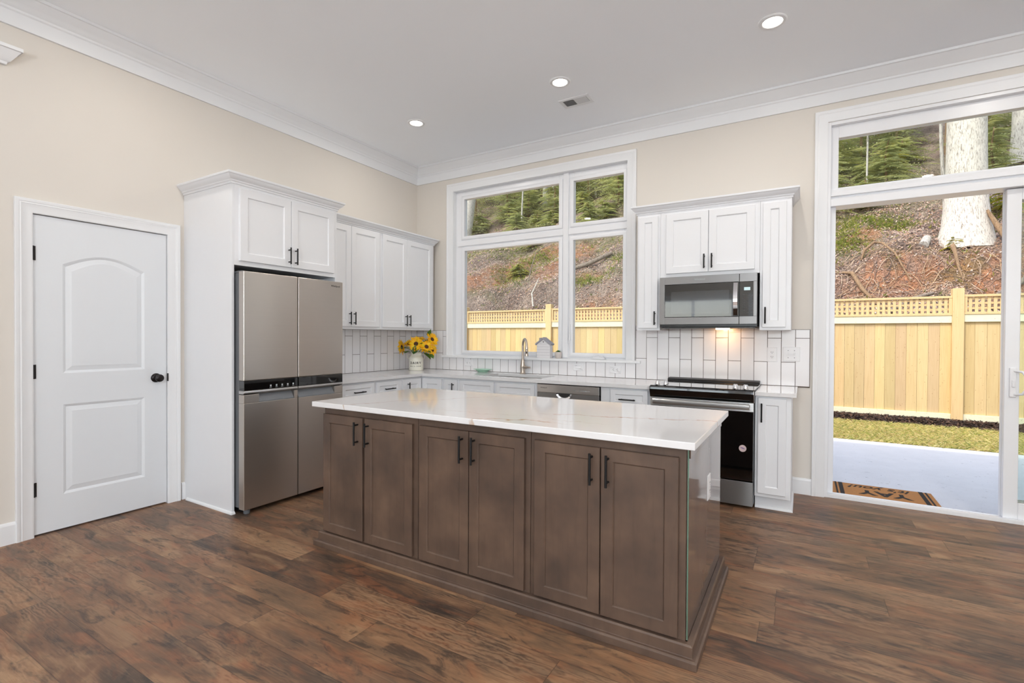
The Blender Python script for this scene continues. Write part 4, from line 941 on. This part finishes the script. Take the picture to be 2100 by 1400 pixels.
for _ in range(7000):
    x = rnd.uniform(-4,8.6) if rnd.random() < .3 else rnd.uniform(3.8,7.8); f = rnd.random(); y = ME(x)+(5.84-ME(x))*f; a = rnd.uniform(0,pi); ln = rnd.uniform(.015,.05); z = -.085+.05*min(1,f*2)+rnd.uniform(0,.02)
    k = rnd.choice(((58,46,42),(46,38,36),(78,58,48),(98,76,62),(62,52,50)))
    d = Vector((cos(a),sin(a),rnd.uniform(-.3,.5)))*ln; s_ = Vector((-sin(a),cos(a),rnd.uniform(-.4,.4)))*.008; p = Vector((x,y,z))
    m.add([p-d-s_,p+d-s_,p+d+s_,p-d+s_], [(0,1,2,3)], srgb(*k))
tag(build('bark_mulch', m, M['litter'], colors=True), 'dark bark mulch bed along the foot of the fence', 'mulch', kind='stuff')

t = thing('doormat', (4.785,.62,-.08), 'brown coir doormat lettered YAY with black stripes at both ends', 'doormat')
mb_ = build('coir_pad', MB().box(4.416,5.155,.40,.835,-.0795,-.064), M['doormat'], t, .004)
for a, b, nm in ((4.448,4.462,0),(4.476,4.508,0),(5.063,5.095,0),(5.109,5.123,0)): build('stripe', MB().box(a,b,.402,.833,-.0640,-.0628), M['matblack'], t)
text('lettering', 'YAY', .19, M['matblack'], t, frame_M((4.80,.585,-.0636), (-1,0,0), (0,-1,0)), .0008, 0, 1.0, .006)
text('lettering', "it's you!", .14, M['matblack'], t, frame_M((4.785,.745,-.0636), (-1,0,0), (0,-1,0)), .0008, .35, 1.0, .002)

# ------------------------------------------------------------------ fence
t = thing('wooden_fence', (2.6,5.84,-.08), 'new pine privacy fence with a lattice top between patio and hillside', 'fence')
PX = [-1.025+2.452*k for k in range(-3,5)]; FD = lambda x: .0057*(x-1.4)
for i, x in enumerate(PX):
    d = FD(x); build('post', MB().box(x-.073,x+.073,5.765,5.911,-.2,2.075+d), M['pinepost'], t, .006)
for a, b in zip(PX, PX[1:]):
    x0, x1 = a+.073, b-.073; d = FD((a+b)/2)
    m = MB(); n = int((x1-x0)/.1395); w = (x1-x0)/n
    for k in range(n): m.box(x0+k*w+.0012+rnd.uniform(0,.0012), x0+(k+1)*w-.0012, 5.835+rnd.uniform(-.003,.003), 5.854, -.02, 1.62+d, tuple(v*bt for v,bt in zip((1,1,1),(lambda q: (q,q*rnd.uniform(.97,1.04),q*rnd.uniform(.88,1.05)))(rnd.uniform(.80,1.06)))))
    build('board_panel', m, M['pine'], t, colors=True)
    m = MB(); m.box(x0,x1,5.797,5.834,1.525+d,1.645+d); build('middle_rail', m, M['pinegreen'], t, .003)
    m = MB(); m.box(x0,x1,5.80,5.834,-.09,.06+d*.3); build('kickboard', m, M['pinegreen'], t, .003)
    m = MB(); m.box(x0,x1,5.785,5.865,1.645+d,1.685+d); m.box(x0,x1,5.785,5.865,1.925+d,1.962+d); m.box(x0,x0+.04,5.79,5.86,1.685+d,1.925+d); m.box(x1-.04,x1,5.79,5.86,1.685+d,1.925+d); build('lattice_frame', m, M['pinepost'], t, .003)
    m = MB(); n = int((x1-x0-.08)/.074); w = (x1-x0-.08)/n
    for k in range(n): m.box(x0+.04+(k+.25)*w, x0+.04+(k+.80)*w, 5.812,5.822, 1.685+d,1.925+d)
    for z in (1.745,1.825,1.897): m.box(x0+.04,x1-.04,5.8225,5.8325,z+d-.016,z+d+.016)
    build('lattice', m, M['pinepost'], t)

# ------------------------------------------------------------------ hillside
def ss(a, b, x):
    q = min(1, max(0, (x-a)/(b-a))); return q*q*(3-2*q)
def hill(x, y):
    if y < 6.05: return -.07
    b = -.07+(y-6.05)/.75*1.02 if y < 6.8 else .95+.62*(y-6.8)
    k = min(1, (y-6.05)/1.5)
    n = .20*sin(.9*x+1.3)*sin(.7*y+.4)+.12*sin(2.1*x+.8*y)+.07*sin(3.7*x-2.9*y+1.)+.04*sin(7.1*x+3.3*y)
    return b+k*n+.45*ss(8.6, 9.1, y+.25*sin(.8*x))
CLAY = ((5.8,9.05,.75,.35),(7.3,9.05,.95,.40),(8.2,9.2,.6,.3),(-5.3,10.0,.5,.8),(-4.9,10.8,.5,.7),(-5.8,9.3,.4,.4),(-3.35,10.4,.5,.5),(-2.85,11.8,.45,.55),(-1.2,8.6,.8,.25),(-1.7,9.8,.4,.25),(5.3,10.6,.4,.25),(8.6,11.2,.5,.4),(-3.9,11.6,.8,.4))
MOSS = ((-4.6,10.2,.7,.7),(-4.2,11.3,.8,.5),(-1.5,9.6,.8,.3),(5.1,10.5,.5,.5),(5.2,11.5,.7,.5),(6.0,11.2,.7,.35),(-.6,10.6,.6,.4),(8.3,11.3,.6,.5),(-6.5,12,1.5,.8),(-1.8,13,2.0,1.2),(6.5,14,2.5,1.5))
def blob(x, y, L):
    v = 0
    for a, b, r1, r2 in L: v = max(v, 1-math.hypot((x-a)/r1, (y-b)/r2)*.62)
    return max(0, min(1, v*2.2))
def wob(x, y): return .5+.5*sin(5.3*x+1.7*sin(3.1*y))*sin(6.1*y+1.3*sin(4.7*x))
def lerp(a, b, f): return tuple(p+(q-p)*f for p, q in zip(a, b))
m = MB(); XS_ = [-18+36*i/240 for i in range(241)]; YS_ = [6.05]+[6.05+.11*j for j in range(1,100)]+[17+.35*j for j in range(1,60)]
vs_ = [(x,y,hill(x,y)+(.03*sin(13*x+5*y)*sin(11*y) if y > 6.4 else 0)) for y in YS_ for x in XS_]
E1, E2, CL, MO = srgb(138,119,108), srgb(174,155,140), srgb(186,130,94), srgb(132,136,84)
o_ = len(XS_)
for j in range(len(YS_)-1):
    for i in range(o_-1):
        x, y = XS_[i], YS_[j]; w = wob(x*.8, y*.8)
        c = lerp(E1, E2, w); c = lerp(c, MO, blob(x, y, MOSS)*.55*(.4+.6*wob(x*1.7+3, y*1.9))); c = lerp(c, CL, min(1, blob(x, y, CLAY)*(.25+.65*wob(x*2.1, y*2.3+1))))
        m.f.append((j*o_+i, j*o_+i+1, (j+1)*o_+i+1, (j+1)*o_+i)); m.c.append(c)
m.v = vs_
o = build('hillside', m, M['hill'], colors=True); o.data.polygons.foreach_set('use_smooth', [True]*len(o.data.polygons)); tag(o, 'steep leaf-covered hillside rising behind the fence', 'hillside', kind='structure')

def vis(rnd_):                                   # a spot on the part of the hill the openings look at
    if rnd_.random() < .42: y = 6.6+9*rnd_.random()**1.5; x = rnd_.uniform(3.6+.08*(y-6), 7.6+.42*(y-6.6))
    else: y = 6.8+13*rnd_.random()**1.4; x = rnd_.uniform(-2.2-.95*(y-5.5), 1.6-.42*(y-6))
    return x, y
LCOL = [srgb(*c) for c in ((138,114,104),(170,147,133),(108,92,88),(190,165,145),(158,127,109),(128,110,108),(202,181,164),(150,119,97),(160,120,96))]
m = MB()
for _ in range(95000):
    x, y = vis(rnd)
    if rnd.random() < .45*blob(x, y, CLAY)+.2*blob(x, y, MOSS): continue
    z = hill(x, y)+.02+rnd.uniform(0,.04); a = rnd.uniform(0,2*pi); ln = rnd.uniform(.014,.034); s_ = ln*rnd.uniform(.3,.6)
    d = Vector((cos(a),sin(a)*.8,sin(a)*.55+rnd.uniform(-.5,.5)))*ln; q = Vector((-sin(a),cos(a)*.8,cos(a)*.5+rnd.uniform(-.6,.6)))*s_; p = Vector((x,y,z))
    m.add([p-d,p-q,p+d,p+q], [(0,1,2,3)], rnd.choice(LCOL))
tag(build('leaf_litter', m, M['litter'], colors=True), 'dry brown fallen leaves covering the hillside', 'leaf litter', kind='stuff')
m = MB(); TW = [srgb(*c) for c in ((186,158,126),(160,136,112),(128,110,96),(196,174,150),(150,120,92),(110,94,84))]
for _ in range(2300):
    if rnd.random() < .55: x, y = rnd.uniform(4.2,8.8), rnd.uniform(7.4,9.9)
    else: x, y = vis(rnd)
    a = rnd.gauss(0,.45)+(0 if rnd.random() < .7 else rnd.choice((-1,1))*1.2); ln = rnd.uniform(.12,.55); pts = []; bend = rnd.uniform(-2.2,2.2); up = rnd.uniform(.0,.09); xx, yy = x, y; rb = rnd.uniform(.003,.0075)
    for k in range(6):
        pts.append((xx, yy, hill(xx, yy)+.025+up*sin(pi*k/5))); a += bend/6+rnd.uniform(-.3,.3); xx += cos(a)*ln/5; yy += sin(a)*ln/5*.8
    m.tube(pts, [rb,rb*.95,rb*.9,rb*.8,rb*.65,rb*.4], 4, rnd.choice(TW))
tag(build('twigs', m, M['litter'], colors=True), 'tangle of bare roots and twigs on the slope behind the fence', 'twigs', kind='stuff')
GC = [srgb(*c) for c in ((176,182,92),(150,160,82),(200,200,104),(124,140,72),(166,172,102))]
m = MB()
for _ in range(3600):
    if rnd.random() < .7:
        a_ = rnd.choice(MOSS); x, y = a_[0]+rnd.gauss(0,.55)*a_[2], a_[1]+rnd.gauss(0,.55)*a_[3]
    else: x, y = vis(rnd)
    if y < 8.2: continue
    p = Vector((x,y,hill(x,y))); c = rnd.choice(GC)
    for k in range(5):
        w = rnd.uniform(0,2*pi); d = Vector((cos(w),sin(w),rnd.uniform(.2,1.2))).normalized()*rnd.uniform(.05,.17); s_ = Vector((-sin(w),cos(w),0))*.011
        m.add([p-s_*.4,p+d*.5+s_,p+d,p+d*.5-s_], [(0,1,2,3)], lerp(c, (c[0]*.8,c[1]*.8,c[2]*.8), rnd.random()))
tag(build('undergrowth', m, M['leaf'], colors=True), 'low green moss and sprouts in patches on the hillside', 'undergrowth', kind='stuff')

# ------------------------------------------------------------------ trees, saplings, shrubs, logs
def trunk_mb(x, y, h, r0, r1, lean=(0,0), flare=0.0, wig=.0, seg=14, n=12, c=None):
    z = hill(x, y)-.15; pts = []; rr_ = []
    for k in range(seg+1):
        f = k/seg; pts.append((x+lean[0]*f*h+wig*sin(7*f+x*3)*f, y+lean[1]*f*h+wig*cos(5*f+y*2)*f, z+h*f)); rr_.append(r0+(r1-r0)*f+flare*math.exp(-f*h*1.6))
    return MB().tube(pts, rr_, n, c), pts
def frond(m, p, d, ln, cols, droop=.35, wd=.022, n=11):
    d = Vector(d).normalized(); s_ = d.cross(Vector((0,0,1)))
    s_ = s_.normalized() if s_.length > .01 else Vector((1,0,0)); c0 = rnd.choice(cols)
    P = lambda f: Vector(p)+d*(ln*f)+Vector((0,0,-droop*ln*f*f))
    for k in range(n):
        f = (k+.6)/n; q = P(f); l = ln*.40*(1-f*.75)*rnd.uniform(.7,1.15)
        for sg in (-1,1):
            e = (s_*sg*.8+d*.6).normalized(); u = e.cross(Vector((0,0,1))).normalized()
            tip = q+e*l+Vector((0,0,-.25*l+rnd.uniform(-.1,.1)*l)); w = wd*rnd.uniform(.5,.95); c = lerp(c0, rnd.choice(cols), .4)
            m.add([q-u*w*.5, q+e*l*.5+u*w-Vector((0,0,.05*l)), tip, q+e*l*.5-u*w-Vector((0,0,.05*l))], [(0,1,2,3)], c)
HEM = [srgb(*c) for c in ((214,214,152),(192,198,138),(226,220,152),(166,174,122),(202,204,148),(154,160,118))]
YEL = [srgb(*c) for c in ((206,196,70),(184,178,66),(160,160,64),(214,206,96))]
def hemlock(x, y, h, spread, label, group=None, nf=130, z0=.04, cols=HEM, name='hemlock_sapling', wd=.03):
    t = thing(name, (x,y,hill(x,y)), label, 'tree', group)
    mb, pts = trunk_mb(x, y, h, .05, .012, (rnd.uniform(-.05,.05),0), 0, .05, 10, 7); build('trunk', mb, M['brownbark'], t, smooth=True)
    m = MB()
    for k in range(nf):
        f = z0+(1-z0)*(k+rnd.random())/nf; p = Vector(pts[min(10,int(f*10))]).lerp(Vector(pts[min(10,int(f*10)+1)]), f*10%1); w = rnd.uniform(0,2*pi)
        frond(m, p, (cos(w),sin(w),rnd.uniform(-.12,.25)), spread*(1.05-f*.75)*rnd.uniform(.6,1.1), cols, rnd.uniform(.2,.45), wd)
    build('foliage', m, M['leaf'], t, colors=True); return t
GW, GD = 'hemlock saplings seen through the kitchen window', 'hemlock saplings seen through the patio door'
for x, y, h, s_ in ((-10.6,16.5,4.6,1.7),(-9.4,18.4,5.2,1.9),(-8.6,16.4,3.6,1.6),(-7.9,18.8,5.0,1.9),(-7.2,16.0,2.8,1.5),(-6.2,18.6,4.6,1.8),(-5.6,15.6,2.4,1.5),(-4.6,17.2,3.8,1.7),(-3.2,16.8,3.6,1.7),(-2.4,15.0,2.4,1.4),(-11.8,19.0,5.0,1.9),(-3.9,19.6,4.4,1.8),(-1.7,17.2,3.8,1.6),(-9.9,14.4,1.6,1.3),(-6.6,13.9,1.3,1.2),(-3.2,13.6,1.2,1.1)):
    hemlock(x, y, h, s_, 'feathery green hemlock sapling on the slope seen through the kitchen window', GW)
for x, y, h, s_ in ((5.0,15.2,3.4,1.7),(5.9,16.6,3.8,1.7),(4.6,17.6,4.6,1.8),(7.0,17.8,3.6,1.6),(6.3,14.2,1.7,1.3),(9.1,16.4,3.4,1.4),(8.6,13.4,1.8,1.0)):
    hemlock(x, y, h, s_, 'feathery green hemlock sapling high on the slope seen through the patio door', GD)
for x, y, h, s_ in ((-8.9,14.6,.9,1.3),(-7.9,15.4,1.0,1.4),(-6.0,14.7,.9,1.3),(-5.1,14.3,.8,1.2),(-4.1,15.3,1.0,1.3),(-2.7,14.2,.8,1.1),(-1.9,15.9,1.2,1.3),(-10.9,15.3,1.2,1.5),(-8.0,17.4,1.6,1.7),(-5.4,17.0,1.4,1.6),(-3.0,18.2,1.8,1.7),(-10.0,20.4,2.2,1.9),(-7.0,20.6,2.4,1.9)):
    hemlock(x, y, h, s_, 'low hemlock spray spreading over the upper slope seen through the kitchen window', 'low hemlock sprays seen through the kitchen window', 80, .05, HEM+YEL[2:3], 'hemlock_sprig')
for x, y, h, s_ in ((5.0,13.6,.8,1.2),(5.9,14.9,.9,1.3),(6.9,16.2,1.0,1.3),(5.3,16.0,1.2,1.4),(6.6,18.8,2.0,1.7),(9.0,14.9,.8,.8),(9.6,17.6,1.8,1.3)):
    hemlock(x, y, h, s_, 'low hemlock spray spreading over the upper slope seen through the patio door', 'low hemlock sprays seen through the patio door', 80, .05, HEM+YEL[2:3], 'hemlock_sprig')
hemlock(4.55, 12.3, 2.2, 1.35, 'low spreading hemlock at the upper left of the open doorway', None, 110, .05)
hemlock(5.75, 12.6, 1.1, 1.0, 'small hemlock sprig right of the low spreading hemlock', None, 60, .05)
hemlock(-4.55, 10.5, .55, .75, 'grassy green clump on the bare slope below the forked stick', None, 70, .02, HEM+YEL, 'green_shrub')
hemlock(-5.0, 12.4, .7, .9, 'green sprig on the slope under the middle of the upper left pane', None, 60, .02, HEM+YEL, 'green_shrub')
hemlock(8.15, 11.0, 1.1, .55, 'yellow-leaved bush right of the big pale tree', None, 40, .2, YEL, 'yellow_bush', .045)
hemlock(7.05, 9.75, .45, .38, 'small yellow-green seedling at the foot of the big pale tree', None, 26, .2, YEL, 'seedling', .04)
hemlock(6.6, 15.2, .9, .9, 'yellow bush on the slope behind the transom left of the big tree', None, 50, .2, YEL, 'yellow_bush', .05)
def bare(name, x, y, h, r0, r1, lean, mat, label, flare=0, wig=.06, br=0, group=None, n=12):
    t = thing(name, (x,y,hill(x,y)), label, 'tree', group)
    mb, pts = trunk_mb(x, y, h, r0, r1, lean, flare, wig, 16, n); build('trunk', mb, M[mat], t, smooth=True)
    for k in range(br):
        i = rnd.randint(5,15); p = Vector(pts[i]); w = rnd.uniform(0,2*pi); l = h*rnd.uniform(.1,.25); d = Vector((cos(w),sin(w),rnd.uniform(.3,.9)))*l
        build('branch', MB().tube([p, p+d*.5+Vector((0,0,.03)), p+d], [r1*.9,r1*.6,r1*.25], 6), M[mat], t, smooth=True)
    return t
bare('big_tree', 7.33, 10.15, 9.0, .355, .32, (.0,.01), 'palebark', 'thick pale-barked tree trunk on the slope right of the doorway', .20, .0, 0, None, 28)
bare('grey_tree', 9.50, 14.6, 9.0, .24, .20, (-.01,0), 'greybark', 'lichen-grey tree trunk at the right end of the transom', .12, .03, 0, None, 20)
bare('thin_sapling', 7.12, 10.9, 6.0, .04, .026, (-.03,.0), 'greybark', 'thin crooked grey sapling just left of the big pale tree', .01, .10, 3)
bare('small_tree', 8.30, 16.7, 7.0, .13, .11, (.0,0), 'brownbark', 'small tan trunk far up the slope left of the big pale tree', .04, .03)
bare('thin_sapling', 5.78, 13.4, 6.0, .028, .016, (.0,0), 'greybark', 'straight thin sapling at the left of the transom', 0, .03, 4)
bare('bent_sapling', 5.53, 18.6, 5.0, .07, .05, (.02,0), 'greybark', 'bent pale sapling in the upper left corner of the transom', 0, .25, 2)
bare('leaning_tree', -9.35, 13.9, 9.0, .21, .16, (.17,0), 'greybark', 'leaning grey trunk at the left edge of the kitchen window', .06, .02, 0, None, 16)
bare('thin_sapling', -6.95, 14.9, 6.0, .04, .022, (.03,0), 'greybark', 'thin pale sapling in the middle of the upper left pane', 0, .06, 5)
bare('small_tree', -6.95, 17.3, 7.0, .12, .10, (.0,0), 'greybark', 'grey trunk near the right end of the upper left pane', .03, .03)
bare('thin_sapling', -6.35, 17.0, 7.0, .06, .05, (-.02,0), 'palebark', 'pale sapling right of the grey trunk in the upper left pane', 0, .08, 3)
bare('thin_sapling', -5.95, 17.2, 7.0, .05, .04, (-.01,0), 'greybark', 'thin sapling at the right end of the upper left pane', 0, .06, 2)
bare('bent_sapling', -4.35, 17.5, 6.0, .055, .035, (-.06,0), 'palebark', 'pale sapling leaning left in the upper right pane', 0, .12, 4)
bare('thin_sapling', -5.05, 18.4, 6.0, .05, .03, (.0,0), 'palebark', 'straight pale sapling at the left of the upper right pane', 0, .06, 3)
bare('thin_sapling', -3.75, 18.2, 6.0, .04, .025, (.03,0), 'greybark', 'slender grey sapling in the middle of the upper right pane', 0, .08, 3)
def log(name, pts, r, mat, label, cat='log', lift=.04):
    P_ = [Vector((x,y,hill(x,y)+lift+dz)) for x, y, dz in pts]; c = sum(P_, Vector((0,0,0)))/len(P_)
    rr_ = r if isinstance(r, list) else [r]*len(P_)
    o = build(name, MB().tube(P_, rr_, 10), M[mat], origin=c, smooth=True); tag(o, label, cat)
log('cut_log', [(6.50,9.60,.0),(6.62,9.98,.02)], [.095,.085], 'greybark', 'short grey sawn log lying left of the big pale tree', lift=.07)
log('broken_branch', [(8.02,9.50,.0),(7.85,9.68,.20),(7.74,9.80,.42),(7.62,9.86,.72)], [.055,.06,.05,.03], 'brownbark', 'broken tan branch leaning against the right side of the big tree', 'branch')
log('fallen_branch', [(4.98,9.45,.02),(5.15,9.2,.10),(5.33,8.95,.06),(5.48,8.75,.0)], [.03,.045,.045,.03], 'brownbark', 'tan fallen branch at the lower left of the open doorway', 'branch')
log('fallen_branch', [(5.75,8.30,.05),(6.1,8.42,.05),(6.5,8.55,.05)], [.05,.045,.03], 'oldbark', 'grey branch lying just above the fence rail in the doorway', 'branch')
log('fallen_branch', [(7.5,8.7,.06),(7.9,8.85,.08),(8.4,9.1,.1)], [.03,.045,.06], 'oldbark', 'grey branch above the fence at the right of the doorway', 'branch')
log('root', [(5.35,9.62,.0),(5.42,9.66,.16),(5.6,9.66,.24),(5.75,9.55,.2),(5.95,9.3,.08),(6.2,9.0,.02)], [.02,.03,.03,.028,.022,.012], 'brownbark', 'arching tan root over the clay patch in the doorway', 'root')
log('root', [(6.95,9.35,.25),(6.97,9.2,.15),(7.0,9.05,.02),(7.05,8.9,.0)], [.05,.035,.025,.012], 'brownbark', 'tan root hanging down the clay bank below the big tree', 'root')
log('fallen_log', [(-2.55,10.1,.05),(-1.9,10.4,.08),(-1.2,10.75,.08)], [.06,.075,.06], 'oldbark', 'grey fallen log across the slope in the lower right pane')
log('forked_stick', [(-3.75,9.75,.05),(-3.72,9.9,.35),(-3.6,10.0,.75),(-3.2,10.3,1.0)], [.02,.017,.014,.008], 'oldbark', 'bare forked stick standing on the slope in the lower left pane', 'stick')
log('pale_stick', [(-2.95,8.6,.0),(-3.05,8.7,.35),(-2.9,8.9,.65)], [.025,.02,.012], 'palebark', 'pale crooked stick just right of the window fence post', 'stick')
# bare trees beyond the living room windows, mirrored in the microwave door
for x, y, lab in ((2.3,-16.5,'bare branching tree mirrored at the left of the microwave door'),(4.9,-15.5,'bare branching tree mirrored in the middle of the microwave door')):
    t = thing('bare_tree', (x,y,-.45), lab, 'tree', 'bare trees outside the living room windows')
    m = MB()
    def grow(p, d, l, r, k):
        q = p+d*l; m.tube([p, p.lerp(q,.5)+Vector((rnd.uniform(-.04,.04)*l,0,0)), q], [r, r*.85, r*.65], 6)
        if k:
            for _ in range(3): grow(q, (d+Vector((rnd.uniform(-.75,.75),rnd.uniform(-.6,.6),rnd.uniform(-.1,.35)))).normalized(), l*.72, r*.6, k-1)
    grow(Vector((x,y,-.45)), Vector((0,0,1)), 1.7, .13, 4); build('trunk_and_branches', m, M['brownbark'], t)
